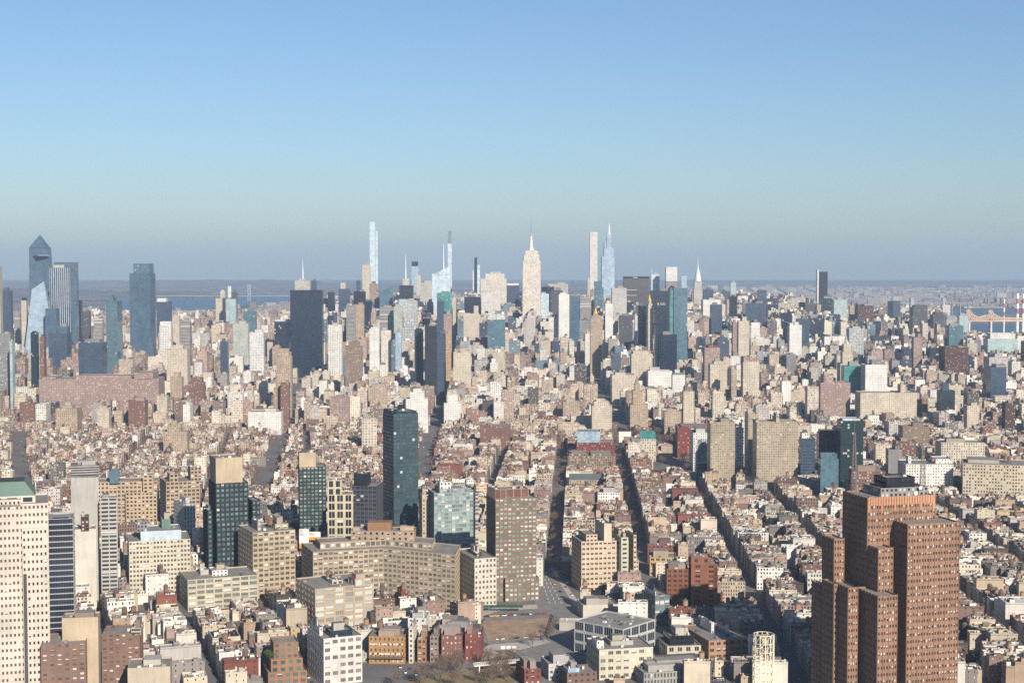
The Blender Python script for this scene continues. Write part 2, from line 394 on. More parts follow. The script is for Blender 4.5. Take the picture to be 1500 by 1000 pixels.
def zone_rot(x, D):
    if D > 2450: return 1.3
    if x > 700: return -2.4
    return 6 if D > 1600 else 20
LMS = []
def LM(kind, label, x0, x1, yt, D, st, tiers=(), rot=None, dep=None, spire=None, holes=False, mech=1, tank=0, cat='building', group=None, blank=(), nx=2, roof=None, para=1.0, fin=None, vis=None):
    st = ST[st] if isinstance(st, str) else st
    if D > 2300 and sum(st.glass) < sum(st.wall) * .8 and st.wf < .7:      # small far panes: sky reflection painted in, glass paled towards the wall
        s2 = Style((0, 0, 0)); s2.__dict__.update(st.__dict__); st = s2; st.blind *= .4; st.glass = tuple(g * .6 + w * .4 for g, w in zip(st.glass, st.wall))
    rot = zone_rot((x0 + x1) / 2, D) if rot is None else rot
    dep = dep if dep is not None else min(60, max(18, (x1 - x0) * D / FPX * .7))
    P, w = solve(x0, x1, D, rot, dep)
    short, _, rest = label.partition('|')
    Z = zat(yt, D)
    cx, cy = sum(p[0] for p in P) / 4, sum(p[1] for p in P) / 4
    b = Bld(kind, short + (' ' + rest if rest else ''), cat, (cx, cy), group)
    b.P, b.w, b.Z, b.dep, b.D, b.x0, b.x1, b.rot, b.vis = P, w, Z, dep, D, x0, x1, rot, vis
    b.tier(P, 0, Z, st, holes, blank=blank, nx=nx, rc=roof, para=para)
    tops = [((0, 1, 0, 1), Z)]
    pxx = [750 + FPX * p[0] / p[1] for p in P]; pA, span, sh = pxx[0], pxx[1] - pxx[0], pxx[3] - pxx[0]
    def fx(xa, xb, ya, yb):            # a tier seen between columns xa and xb, as shares of the footprint
        l, r = (yb, ya) if sh < 0 else (ya, yb)
        return (xa - pA - sh * l) / span, (xb - pA - sh * r) / span
    for t in tiers:
        xa, xb, ya, yb, ty = t[:5]; s2 = ST[t[5]] if len(t) > 5 and t[5] else st; part = t[6] if len(t) > 6 else None
        f = (*fx(xa, xb, ya, yb), ya, yb)
        if f[1] - f[0] < .03: f = (f[0], f[0] + .06, ya, yb)
        base = max([zz - 1.6 for ff, zz in tops if ff[0] - .12 <= f[0] and f[1] <= ff[1] + .12 and ff[2] - .13 <= ya and yb <= ff[3] + .13], default=0)
        zt = zat(ty, D + ya * dep)
        if zt <= base + .5: base = 0
        pl = sub(P, *f)
        if part:
            keep = b.mbs.get('wall'); b.mbs['wall'] = b.mb(part); b.tier(pl, base, zt, s2); b.mbs[part] = b.mbs['wall']; b.mbs['wall'] = keep
        else: b.tier(pl, base, zt, s2, holes and len(t) <= 5, rc=roof)
        tops.append((f, zt))
    top = tops[-1] if tiers else tops[0]
    rng = random.Random(int(x0 * 7 + yt * 13 + D))
    for k in range(mech):
        f, zt = tops[0] if k == 0 and len(tops) == 1 else rng.choice(tops)
        if f is not tops[0][0] and len(tops) > 1 and zt < max(t[1] for t in tops): pass
        fw = rng.uniform(.3, .6); fd = rng.uniform(.3, .6)
        a = f[0] + (f[1] - f[0]) * rng.uniform(.08, .92 - fw); c = f[2] + (f[3] - f[2]) * rng.uniform(.1, .9 - fd)
        inside = [zz for ff, zz in tops if ff is not f and a < ff[1] and a + fw * (f[1] - f[0]) > ff[0] and c < ff[3] and c + fd * (f[3] - f[2]) > ff[2] and zz > zt - 1]
        if inside: continue
        pl = sub(P, a, a + (f[1] - f[0]) * fw, c, c + (f[3] - f[2]) * fd)
        tone = rng.choice(GREYROOF)
        b.part_box('penthouse', pl, zt - 1, zt + rng.uniform(2.5, 5.5) * (1.6 if D > 3000 else 1), tuple((u + v) / 2 for u, v in zip(tone, st.wall)), tone, new=True)
    if D < 1720:                         # ducts, fans and hatches on the near roofs
        for k in range(min(16, int(w * dep / 70))):
            f, zt = rng.choice(tops[:3]); a, c = rng.uniform(.06, .9), rng.uniform(.06, .9); a = f[0] + (f[1] - f[0]) * a; c = f[2] + (f[3] - f[2]) * c
            if any(zz > zt - 1 and ff is not f and ff[0] - .04 < a < ff[1] + .04 and ff[2] - .06 < c < ff[3] + .06 for ff, zz in tops): continue
            q = sub(P, a, a, c, c)[0]; s_ = rng.uniform(1, 3.2); tone = rng.choice(((206, 204, 200), (168, 164, 160), (236, 232, 224), (110, 106, 104), (140, 134, 128)))
            b.part_box('vent_unit', rect(q[0], q[1], s_, s_ * rng.uniform(.5, 1.3), R(rot)), zt - 1.05, zt - 1 + rng.uniform(.7, 2.2), real(lin(tone)), new=True)
    for k in range(tank):
        f, zt = tops[0]
        pl = sub(P, *[rng.uniform(.15, .85)] * 2, *[rng.uniform(.2, .8)] * 2)
        m = MB(); q = b.L(pl)[0]; tankmesh(m, q[0], q[1], zt - 1, 2.4); m.build('water_tank', [FAC, ROOF], b.o)
    if spire:
        sx, sy0, sy1, wpx = spire
        X = (sx - 750) * (D + dep / 2) / FPX; m = MB()
        cone(m, X - b.ox, D + dep / 2 - b.oy, wpx * D / FPX / 2, zat(sy1, D + dep / 2), zat(sy0, D + dep / 2), lin((205, 208, 212)), 8, .35)
        m.build('spire', [FAC], b.o)
    if fin: fin(b)
    b.finish()
    FOOT.append((P, max(t[1] for t in tops), 'the ' + short, (x0 + x1) / 2, yt, D, b))
    return b

# ------------------------------------------------------------------ the skyline, west to east
def chisel(b, xs, yl, yr, st, part='crown'):        # a slanted top: left roof edge at row yl, right edge at row yr
    zl, zr = zat(yl, b.D), zat(yr, b.D); P = b.L(b.P); m = b.mb(part)
    z0 = b.Z - 1.2; A, B, C_, D_ = P
    za, zb = (max(zl, z0), max(zr, z0))
    m.face([(*A, z0), (*B, z0), (*B, zb), (*A, za)], [(0, 0), (b.w, 0), (b.w, zb - z0), (0, za - z0)], st.wall, (st.bay, st.floor, 1), (st.wf, st.hf, st.blind), st.glass)
    m.face([(*C_, z0), (*D_, z0), (*D_, za), (*C_, zb)], [(0, 0), (b.w, 0), (b.w, zb - z0), (0, za - z0)], st.wall, (st.bay, st.floor, 1), (st.wf, st.hf, st.blind), st.glass)
    m.face([(*B, z0), (*C_, z0), (*C_, zb), (*B, zb)], [(0, 0), (b.dep, 0), (b.dep, 9), (0, 9)], st.wall, (st.bay, st.floor, 1), (st.wf, st.hf, st.blind), st.glass)
    m.face([(*D_, z0), (*A, z0), (*A, za), (*D_, za)], [(0, 0), (b.dep, 0), (b.dep, 9), (0, 9)], st.wall, (st.bay, st.floor, 1), (st.wf, st.hf, st.blind), st.glass)
    m.face([(*A, za), (*B, zb), (*C_, zb), (*D_, za)], [(0, 0), (1, 0), (1, 1), (0, 1)], tuple(c * .8 for c in st.wall))
def taper(kind, label, xb0, xb1, xt0, xt1, yt, D, st, dep, apex=None, cat='tower', crown=None, rot=1.3, ybot=None):
    """a tower whose sides lean: base outline xb0..xb1, top xt0..xt1"""
    st = ST[st]; short, _, rest = label.partition('|')
    Z = zat(yt, D); k = D / FPX
    bx = [(xb0 - 750) * k, (xb1 - 750) * k]; tx = [(xt0 - 750) * k, (xt1 - 750) * k]
    cx = sum(bx) / 2; b = Bld(kind, (short + ' ' + rest).strip(), cat, (cx, D + dep / 2)); w = b.mb('wall')
    B = [(bx[0], D), (bx[1], D), (bx[1], D + dep), (bx[0], D + dep)]; T = [(tx[0], D + dep * .12), (tx[1], D + dep * .12), (tx[1], D + dep * .88), (tx[0], D + dep * .88)]
    B, T = b.L(B), b.L(T); hs = [0] * 4; tz = [Z] * 4
    if apex: tz = [zat(y, D) for y in apex]
    for i in range(4):
        j = (i + 1) % 4; L = math.hypot(B[j][0] - B[i][0], B[j][1] - B[i][1])
        w.face([(*B[i], 0), (*B[j], 0), (*T[j], tz[j]), (*T[i], tz[i])], [(0, 0), (L, 0), (L, tz[j]), (0, tz[i])], st.wall, (L / max(1, round(L / st.bay)), st.floor, b.rnd), (st.wf, st.hf, st.blind), st.glass)
    b.mb('roof').face([(*T[i], tz[i]) for i in range(4)], [(0, 0)] * 4, tuple(c * .6 for c in st.wall))
    b.D, b.dep, b.Z, b.P, b.x0, b.x1 = D, dep, max(tz), [(p[0] + b.ox, p[1] + b.oy) for p in B], xb0, xb1
    if crown: crown(b)
    b.finish(); FOOT.append((b.P, b.Z, 'the ' + short, (xb0 + xb1) / 2, yt, D, b)); return b

def deck(b):
    k = b.D / FPX; z = zat(374, b.D); m = b.mb('observation_deck')
    pts = b.L([((50 - 750) * k, b.D - 2), ((60 - 750) * k, b.D - 26), ((75 - 750) * k, b.D - 8), ((70 - 750) * k, b.D + 8)])
    boxy(m, pts, z - 2.5, z + 2, lin((96, 112, 128)))
    m2 = b.mb('crown'); st = ST['blue']; zb, za = zat(362, b.D), zat(350, b.D)
    A, B_, C_, D_ = b.L([((43 - 750) * k, b.D + 4), ((69 - 750) * k, b.D + 4), ((69 - 750) * k, b.D + 40), ((43 - 750) * k, b.D + 40)])
    ap = (((57 - 750) * k) - b.ox, b.D + 22 - b.oy, za + 14)
    for p, q in ((A, B_), (B_, C_), (C_, D_), (D_, A)):
        m2.face([(*p, zb - 1), (*q, zb - 1), ap], [(0, 0), (30, 0), (15, 40)], st.wall, (3, 4, 1), (st.wf, st.hf, st.blind), st.glass)
LM('office_tower', 'pale sliver of tower|at the western edge of the skyline', -14, 4, 390, 3320, 'cream', cat='tower')
LM('office_tower', 'dark slab beside the pale sliver|of tower in the west', 3, 19, 426, 3560, 'navyl', cat='tower')
LM('apartment_tower', 'grey gridded block|low before the dark western slab', -4, 19, 489, 3000, 'grey')
LM('glass_block', 'small greenish glass block|between the grey gridded block and the teal sliver', 13, 21, 500, 2950, 'paleg')
LM('office_tower', 'white louvred tower|standing behind the faceted blue tower', 20, 31, 458, 4700, 'stripe', cat='tower')
LM('apartment_tower', 'cream tower with a dark top|next to the faceted blue tower', 31, 41, 440, 4500, 'cream', tiers=[(32, 40, .1, .9, 436, 'black')], cat='tower')
taper('glass_tower', 'tall pointed glass tower|with a triangular viewing deck jutting out', 42, 80, 43, 70, 362, 4720, 'blue', 46, crown=deck)
taper('glass_tower', 'faceted blue tower|with a slanted notched top below the viewing deck', 32, 84, 46, 64, 420, 4400, 'bluel', 44, apex=(424, 412, 430, 430))
LM('glass_tower', 'dark wedge of glass|leaning against the white-finned tower', 66, 86, 452, 4350, 'blue', cat='tower')
LM('office_tower', 'white-finned tower|with thick vertical fins and a dark side', 73, 106, 392, 4500, 'fins', cat='tower', rot=8, dep=42, tiers=[(80, 116, .7, 1.6, 384, 'blue')])
LM('office_tower', 'dark blue annex|hard behind the white-finned tower', 106, 121, 440, 4620, 'navy', cat='tower')
LM('apartment_tower', 'slim teal tower|standing before the faceted blue tower', 44, 56, 487, 3100, 'teald', cat='tower', tiers=[(46, 53, .1, .9, 485)])
LM('apartment_tower', 'slim red brick tower|next to the slim teal tower', 57, 67, 493, 3080, 'brick', cat='tower')
LM('glass_block', 'low blue glass block|below the white-finned tower', 70, 104, 488, 3900, 'navyl', tiers=[(84, 102, .2, .8, 478, 'blue')])
LM('office_tower', 'brown banded tower|with a dark corner in the west', 121, 133, 456, 4300, 'greyd')
LM('office_tower', 'white banded tower|between brown banded tower and teal slab', 137, 152, 467, 4200, 'stripe')
LM('glass_block', 'long dark glass block|with pale floor lines near the teal slab', 114, 156, 502, 3300, 'navyl', tiers=[(124, 150, .2, .8, 497, 'grey')])
LM('glass_tower', 'teal slab with a flat crown|beside the great blue tower', 155, 179, 441, 3700, 'teal', tiers=[(160, 170, .2, .8, 435)], cat='tower', dep=40, rot=-3)
LM('glass_tower', 'great blue tower|with a glass notch along its western shoulder', 190, 228, 400, 4300, 'blue', tiers=[(196, 226, .1, 1, 386, 'teal')], cat='tower', rot=-6, dep=44, mech=0)
LM('office_tower', 'dark blue box tower|with a pale cap behind the great blue tower', 229, 252, 442, 4900, 'navyl', tiers=[(230, 246, .1, .9, 437, 'white')], cat='tower')
LM('apartment_tower', 'dark block in a thick white grid|at the foot of the dark blue box', 233, 253, 477, 3900, 'gridw', tiers=[(234, 252, .1, .9, 471, 'white')])
LM('apartment_tower', 'plain cream tower|east of the dark blue box', 253, 264, 462, 4500, 'cream')
LM('apartment_tower', 'brown and white balconied tower|east of the plain cream tower', 264, 280, 470, 4000, 'stripe')
LM('apartment_tower', 'cream twin-topped tower|west of the pale aqua tower', 316, 331, 437, 5200, 'cream', tiers=[(323, 331, .1, .9, 426)], cat='tower')
LM('glass_tower', 'pale aqua tower|with a slim chimney-like rear tower', 331, 347, 438, 5100, 'paleg', tiers=[(334, 339, .8, 1, 419, 'white')], cat='tower')
LM('office_tower', 'dark-topped tower|tucked behind the pale aqua tower', 339, 348, 428, 5500, 'greyd')
LM('glass_block', 'dark green glass block|east of the pale aqua tower', 357, 376, 456, 4400, 'teal')
LM('apartment_tower', 'broad mint-white apartment slab|with even square windows', 341, 366, 474, 3900, 'greeny')
LM('apartment_tower', 'white gridded slab|next to the mint-white apartment slab', 365, 388, 487, 3700, 'whiteg')
LM('apartment_tower', 'blue-grey block with a blank top|west of the mint-white slab', 322, 335, 500, 3500, 'navyl')
LM('loft_building', 'broad cream loft|among brown apartment blocks in the west', 243, 278, 511, 3250, 'cream', tiers=[(250, 270, .2, .8, 506)])
LM('office_tower', 'huge navy slab|black-blue glass with a lower western shoulder', 425, 474, 425, 4000, 'navy', tiers=[(419, 425, .0, .9, 468)], cat='tower', dep=38, rot=1, mech=0)
LM('office_tower', 'pale stepped tower with a mast|rising behind the huge navy slab', 432, 456, 411, 5200, 'stone', tiers=[(438, 449, .2, .8, 408)], spire=(444, 380, 410, 2.4), cat='tower', mech=0)
LM('office_tower', 'small dark tower|peering over the huge navy slab', 456, 464, 411, 5600, 'navyl')
LM('office_tower', 'dark slab with rounded edge|east of the huge navy slab', 480, 491, 428, 5300, 'navy')
LM('office_tower', 'dark tower with glass side|west of the ribbed brown tower', 496, 513, 423, 5000, 'navyl', tiers=[(499, 507, .1, .8, 414, 'cream')])
LM('office_tower', 'broad black tower|before the tallest glass needle', 518, 536, 427, 5000, 'black')
LM('apartment_tower', 'slim cream tower with a dark side|before the tallest glass needle', 531, 543, 388, 6000, 'cream', cat='tower')
LM('glass_tower', 'tallest glass needle|white and silver, stepped near its top', 542, 551, 325, 6500, 'pale', tiers=[(550.5, 554.5, .1, .9, 338)], cat='tower', dep=34, mech=0)
LM('glass_tower', 'dark little slab|left behind the slim cream tower', 522, 529, 411, 6200, 'navyl')
LM('glass_tower', 'bright teal tower with a slanted roof|east of the glass needle', 556, 576, 428, 5000, 'teal', cat='tower', mech=0, fin=lambda b: chisel(b, 0, 426, 419, ST['teal']))
LM('office_tower', 'tower with a tall antenna|and an open square crown above a red screen', 584, 607, 438, 4900, 'paleg', tiers=[(585, 606, .1, .9, 418, 'gridd'), (590, 600, .2, .8, 408, 'gridw')], spire=(594.5, 372, 409, 2.2), cat='tower', mech=0)
LM('glass_tower', 'dark-capped glass tower|under construction with a crane arm on top', 603, 613, 390, 6400, 'bluel', tiers=[(603.3, 612.7, .03, .97, 383, 'navy')], cat='tower', mech=0)
LM('office_tower', 'slender cream tower|east of the antenna tower', 611, 617, 405, 6000, 'cream')
LM('office_tower', 'brown-grey slab with stepped shoulders|behind the crystalline tower', 615, 637, 414, 5600, 'stone', tiers=[(622, 633, .2, .8, 411)])
LM('office_tower', 'narrow pale slab|at the western side of the crystalline tower', 633, 640, 401, 5300, 'pale')
LM('glass_tower', 'crystalline tower|with a slanted glass roof and a white spire', 635, 660, 402, 5050, 'pale', cat='tower', mech=0, dep=44, spire=(650, 355, 396, 2.4), fin=lambda b: chisel(b, 0, 403, 389, ST['pale']))
LM('glass_tower', 'thin needle with a dark lattice head|behind the crystalline tower', 656, 662, 357, 6350, 'pale', tiers=[(656.4, 661.6, .1, .9, 338, 'lattice')], cat='tower', mech=0)
LM('glass_tower', 'turquoise block|standing before the crystalline tower', 640, 662, 429, 4800, 'tealb')
LM('glass_tower', 'narrow blue-grey glass tower|before the turquoise block', 640, 651, 441, 4400, 'navyl', cat='tower')
LM('office_tower', 'slim pale pillar|just east of the turquoise block', 663, 668, 437, 4700, 'cream')
LM('glass_tower', 'dark-peaked tapering tower|flanked by two white slivers', 695, 699, 377, 6100, 'navy', tiers=[(692.6, 695, .1, .9, 396, 'white'), (699, 703, .1, .9, 388, 'pale')], cat='tower', dep=30, mech=0)
LM('office_tower', 'broad stone tower with stepped crown|west of the spired stone giant', 704, 742, 408, 5700, 'stonev', tiers=[(711, 739, .1, .9, 401)], cat='tower')
LM('office_tower', 'white tower in a square grid|before the broad stone tower', 705, 733, 429, 5000, 'gridw', cat='tower')
LM('office_tower', 'dark blue slab|west of the white gridded tower', 680, 704, 435, 4950, 'navy')
LM('office_tower', 'stepped cream tower|below the dark blue slab', 679, 702, 459, 4300, 'cream', tiers=[(694, 701, .2, .8, 448)])
LM('glass_tower', 'teal tower under a white frame|before the white gridded tower', 714, 740, 468, 4000, 'teal', tiers=[(714.3, 739.7, .02, .98, 460, 'whiteg')], cat='tower')
LM('glass_tower', 'jagged white and black tower|patterned like stacked boxes', 591, 612, 443, 4100, 'pixel', tiers=[(597, 611, .2, .8, 440)], cat='tower')
LM('apartment_tower', 'pale green slab|west of the jagged tower', 577, 590, 449, 4300, 'greeny')
LM('office_tower', 'wide grey slab|between pale green slab and pinkish tower', 556, 577, 450, 4350, 'stripe')
LM('office_tower', 'pinkish banded tower|west of the wide grey slab', 507, 521, 447, 4350, 'stripe')
LM('office_tower', 'ribbed brown tower|between the pinkish banded tower and dark slab', 519, 534, 446, 4400, 'tan')
LM('office_tower', 'dark navy tower|beside the ribbed brown tower', 532, 545, 441, 4700, 'navy')
LM('apartment_tower', 'bright white slim tower|with a green roof edge, alone among low roofs', 541, 556, 481, 3500, 'white', tiers=[(543, 554, .1, .9, 479)], cat='tower')
LM('apartment_tower', 'pale ribbed tower|east of the bright white slim tower', 558, 573, 484, 3700, 'stonev')
LM('glass_tower', 'white and sky-blue tower|with a slanted blue face', 579, 588, 486, 3650, 'bluel')
LM('glass_tower', 'slim dark green tower|with white floor lines at the avenue side', 607, 620, 483, 3300, 'teald', cat='tower', tiers=[(609, 618, .1, .9, 481)])
LM('office_tower', 'dark tower with a pale strip|standing at the avenue', 622, 640, 476, 3250, 'gridd', tiers=[(628, 638, -.05, .9, 475, 'stripe')], cat='tower', mech=0)
LM('office_tower', 'blue-black tower|against the tower with a pale strip', 640, 653, 488, 3300, 'navyl')
LM('apartment_tower', 'pink-striped tower|before the narrow blue-grey glass tower', 650, 662, 460, 4050, 'pink')
LM('apartment_tower', 'ochre sliver of tower|east of the blue-black tower', 652, 661, 487, 3500, 'ochre')
LM('apartment_tower', 'blue and white gridded slab|south-east of the huge navy slab', 480, 502, 476, 3600, 'gridw')
LM('loft_building', 'stepped brown loft|with terraces below the pinkish banded tower', 505, 531, 507, 3250, 'tand', tiers=[(510, 527, .1, .9, 500)])
LM('apartment_tower', 'ornate stepped tan tower|with twin dark light wells', 404, 428, 522, 2950, 'tan', tiers=[(408, 424, .1, .9, 511)], tank=1)
LM('loft_building', 'arcaded cream building|with a row of tall arches', 664, 690, 516, 3250, 'cream')
# spired giant
def giant_mast(b):
    m = b.mb('mast'); D, dep = b.D, b.dep; X = (778 - 750) * (D + dep / 2) / FPX; Y = D + dep / 2; k = D / FPX; c = lin((200, 196, 190))
    x, y = X - b.ox, Y - b.oy; Z = lambda r: zat(r, Y)
    cone(m, x, y, 4.6 * k, Z(367), Z(362), c, 12, 3.2 * k); cone(m, x, y, 2.6 * k, Z(362), Z(346), c, 12, 1.9 * k); cone(m, x, y, 1.9 * k, Z(346), Z(341), lin((150, 150, 152)), 12, .8 * k)
    m2 = b.mb('antenna'); cone(m2, x, y, .9 * k, Z(342), Z(334), lin((130, 132, 138)), 6, .5 * k); cone(m2, x, y, .45 * k, Z(334), Z(320), lin((130, 132, 138)), 6, .2 * k)
LM('stone_skyscraper', 'spired stone giant|tiered limestone tower with a tall antenna in mid skyline', 760, 797, 478, 4560, 'stonev', tiers=[(763, 794, .05, .95, 462), (765, 792, .1, .9, 382), (767, 790, .14, .86, 373), (769, 788, .18, .82, 367)], cat='skyscraper', dep=60, mech=0, fin=giant_mast)
LM('office_tower', 'pale stone block|low at the feet of the spired giant', 767, 784, 474, 4150, 'stone', tiers=[(769, 782, .1, .9, 466)])
LM('office_tower', 'narrow white slab|just east of the spired giant', 792, 804, 430, 4700, 'pale', cat='tower')
LM('office_tower', 'cream-topped slab|west of the spired giant', 742, 761, 418, 5500, 'navyl', tiers=[(742.5, 760, .05, .95, 415, 'white')])
LM('office_tower', 'wide grey crown-topped building|behind the narrow white slab', 801, 832, 416, 5900, 'stone')
LM('office_tower', 'broad dark tower|east behind the narrow white slab', 793, 812, 420, 5400, 'navy')
LM('office_tower', 'dark grey tower|between the broad dark tower and white ribbed tower', 806, 824, 425, 5000, 'greyd')
LM('apartment_tower', 'white ribbed tower|slim, with a dark eastern side', 818, 834, 431, 4300, 'white', cat='tower', tiers=[(820, 829, .1, .9, 429)])
LM('glass_tower', 'clear blue tower|east of the white ribbed tower', 834, 849, 434, 4400, 'blue', cat='tower')
LM('office_tower', 'pale striped slab|between the clear blue tower and gridded needle', 849, 866, 437, 4800, 'stripe')
LM('apartment_tower', 'white gridded needle|very slender, square windows all over', 863, 875, 340, 6400, 'gridw', cat='tower', dep=34, mech=0)
LM('apartment_tower', 'pale shoulder tower|at the western foot of the gridded needle', 860, 864, 407, 6300, 'stone')
LM('glass_tower', 'dark teal glass tower|before the gridded needle', 870, 880, 412, 5200, 'teal', tiers=[(874, 884, .3, 1.2, 421)])
def lettering(b, text, xa, xb, ya, yb):
    k = b.D / FPX; c = bpy.data.curves.new('sign_lettering', 'FONT'); c.body = text; c.size = (ya - yb) * k * 1.35; c.extrude = .3; c.materials.append(plain('white_sign', (246, 244, 240)))
    t = bpy.data.objects.new('text', c); COL.objects.link(t); bpy.context.view_layer.update(); me = bpy.data.meshes.new_from_object(t.evaluated_get(bpy.context.evaluated_depsgraph_get())); bpy.data.objects.remove(t)
    o = bpy.data.objects.new('sign_lettering', me); COL.objects.link(o); o.parent = b.o; o.rotation_euler = (R(90), 0, R(b.rot)); o.location = ((xa - 750) * k - b.ox, b.D - 1.2 + math.sin(R(b.rot)) * (xa - b.x0) * k - b.oy, zat(ya, b.D))
LM('glass_tower', 'layered icy glass tower|tapering in steps to a white spire', 880, 900, 376, 5300, 'bluel', tiers=[(883, 899, .1, .9, 363), (884, 888, .1, .9, 354), (888, 895, .2, .8, 343)], spire=(892, 327, 344, 4), cat='tower', dep=48, mech=0)
LM('office_tower', 'wide tan grid tower|before the broad brown slab', 895, 918, 422, 4700, 'silver', cat='tower')
LM('office_tower', 'broad brown slab|with horizontal stripes and a dark rim', 912, 952, 408, 5400, 'striped', tiers=[(912.3, 951.7, .02, .98, 405, 'black')], cat='tower', mech=0, fin=lambda b: lettering(b, 'MetLife', 927, 938, 407.3, 405.7))
LM('office_tower', 'white box tower|east of the broad brown slab', 953, 966, 402, 6000, 'pale', spire=(954.5, 393, 402, .8))
LM('office_tower', 'white tower with a slanted crown|standing by the terraced spire', 974, 992, 412, 5900, 'stripe', tiers=(), cat='tower', mech=0, fin=lambda b: chisel(b, 0, 391, 391, ST['white']))
LM('glass_tower', 'pale blue slim tower|east of the slanted crown', 997, 1006, 404, 5800, 'bluel')
def terraced(b):
    k = b.D / FPX; Y = b.D + b.dep / 2; x, y = (1022 - 750) * Y / FPX - b.ox, Y - b.oy; Z = lambda r: zat(r, Y); c = lin((190, 192, 192)); m = b.mb('crown')
    for r0, r1, ya, yb in ((5.2, 4.2, 412, 405), (4.1, 3.0, 405, 399), (2.9, 1.8, 399, 394), (1.7, .7, 394, 389)): cone(m, x, y, r0 * k, Z(ya), Z(yb), c, 12, r1 * k)
    m2 = b.mb('spire'); cone(m2, x, y, .75 * k, Z(390), Z(375), c, 8, .15 * k)
LM('stone_skyscraper', 'terraced spire tower|white shaft under a shining arched metal crown', 1015, 1029, 424, 5400, 'stone', tiers=[(1016, 1028, .1, .9, 412)], cat='skyscraper', mech=0, fin=terraced)
LM('office_tower', 'dark slab before the slanted crown|broad navy glass', 952, 985, 426, 5000, 'navy')
LM('glass_tower', 'tall teal slab|thin glass tower on the eastern side', 985, 1007, 422, 3800, 'teal', tiers=[(980, 986, .1, 1, 424, 'tealb')], cat='tower', dep=30)
def goldtop(xc, ya, yb, wp):
    def f(b):
        k = b.D / FPX; Y = b.D + b.dep / 2; m = b.mb('gilded_roof')
        x, y = (xc - 750) * Y / FPX - b.ox, Y - b.oy
        cone(m, x, y, wp * k, zat(yb, Y), zat(ya + 3, Y), lin((226, 160, 60)), 8, wp * .3 * k); cone(m, x, y, wp * .3 * k, zat(ya + 3, Y), zat(ya, Y), lin((226, 160, 60)), 8)
    return f
LM('stone_skyscraper', 'slim campanile with gold tip|cream clock-tower shaft', 946, 957, 449, 3900, 'cream', tiers=[(947, 956, .1, .9, 445), (949, 954, .25, .75, 440)], cat='tower', rot=8, dep=26, mech=0, fin=goldtop(951.5, 431, 440, 2.6))
LM('office_tower', 'dark glass shaft|pressed against the slim campanile', 934, 947, 448, 3960, 'navy', cat='tower')
LM('stone_skyscraper', 'dark tower with a gilded pyramid|east of the slim campanile', 950, 970, 450, 4700, 'striped', cat='tower', fin=goldtop(964, 442, 450, 3.2), mech=0)
LM('stone_skyscraper', 'tan tower with a blazing gold peak|west of the wide tan grid tower', 864, 883, 466, 4000, 'tan', tiers=[(866, 881, .1, .9, 462), (869, 876, .3, .7, 459)], cat='tower', fin=goldtop(872.5, 450, 459, 3), mech=0)
LM('office_tower', 'narrow white slab pair|between gold peak and wide tan grid tower', 886, 898, 445, 4500, 'white')
LM('office_tower', 'shadowed brown block|at the foot of the wide tan grid tower', 907, 927, 462, 4200, 'greyd')
LM('apartment_tower', 'white slit-windowed tower|before the dark glass shaft', 929, 934, 462, 4050, 'whiteg')
LM('office_tower', 'navy block with bright floor lines|at the foot of the tall teal slab', 965, 992, 490, 3500, 'navy', tiers=[(958, 966, .3, 1, 476)], dep=40)
LM('glass_tower', 'black glass wall|leaning east of the campanile', 958, 985, 447, 4500, 'navy')
LM('office_tower', 'broad white block|below the terraced spire tower', 1027, 1056, 439, 5000, 'white')
LM('office_tower', 'navy tower with a white cap|before the broad white block', 1040, 1058, 446, 4600, 'navyl')
LM('office_tower', 'black pillar tower|under the thin aqua tower', 1068, 1080, 434, 4700, 'black', cat='tower')
LM('glass_tower', 'thin aqua tower|above the black pillar tower', 1069, 1078, 414, 6100, 'paleg', cat='tower')
LM('office_tower', 'wide dark blue grid building|east of the black pillar tower', 1088, 1122, 444, 4700, 'navyl')
LM('office_tower', 'dark square-topped tower|behind the wide dark blue grid building', 1109, 1123, 425, 5600, 'navyl', cat='tower')
LM('office_tower', 'low dark slab|east behind the terraced spire tower', 1029, 1045, 424, 6000, 'navyl')
LM('loft_building', 'dark red-roofed block|south of the broad white block', 1030, 1055, 509, 3500, 'pink', tiers=[(1036, 1052, .1, .9, 506, 'redb')])
LM('apartment_tower', 'pink brick tower|before the wide dark blue grid building', 1072, 1082, 472, 3900, 'pink')
LM('apartment_tower', 'stepped cream apartment tower|east of the pink brick tower', 1080, 1098, 470, 3800, 'cream', tiers=[(1086, 1094, .1, .9, 464)])
LM('glass_tower', 'black skyscraper with a white edge|the tallest one in the east', 1199, 1212, 398, 6000, 'black', tiers=[(1195, 1199.2, .2, 1, 395, 'white')], cat='tower', mech=0, dep=26)
LM('glass_tower', 'dark tower with pointed shoulders|west of the black skyscraper', 1177, 1194, 444, 5400, 'greyd', tiers=[(1180, 1185, .2, .8, 436), (1187, 1192, .2, .8, 438)], cat='tower')
LM('glass_tower', 'deep teal twin slabs|at the foot of the black skyscraper', 1200, 1219, 437, 5700, 'teald')
LM('glass_tower', 'pale green glass slab|east of the deep teal twin slabs', 1218, 1241, 439, 5400, 'paleg', cat='tower')
LM('apartment_tower', 'brown tower trio|with dark vertical ribs near the white-sided slab', 1252, 1280, 448, 4900, 'brickd', tiers=[(1253, 1258, .1, .9, 445), (1262, 1267, .1, .9, 446), (1271, 1276, .1, .9, 449)], cat='tower')
LM('apartment_tower', 'tan balconied tower|beside the brown tower trio', 1243, 1253, 447, 5000, 'tan')
LM('office_tower', 'white-sided slab|with a bright blank end wall by the river', 1300, 1319, 441, 5300, 'navyl', cat='tower', rot=52, dep=22, mech=0, blank=(0, 1))
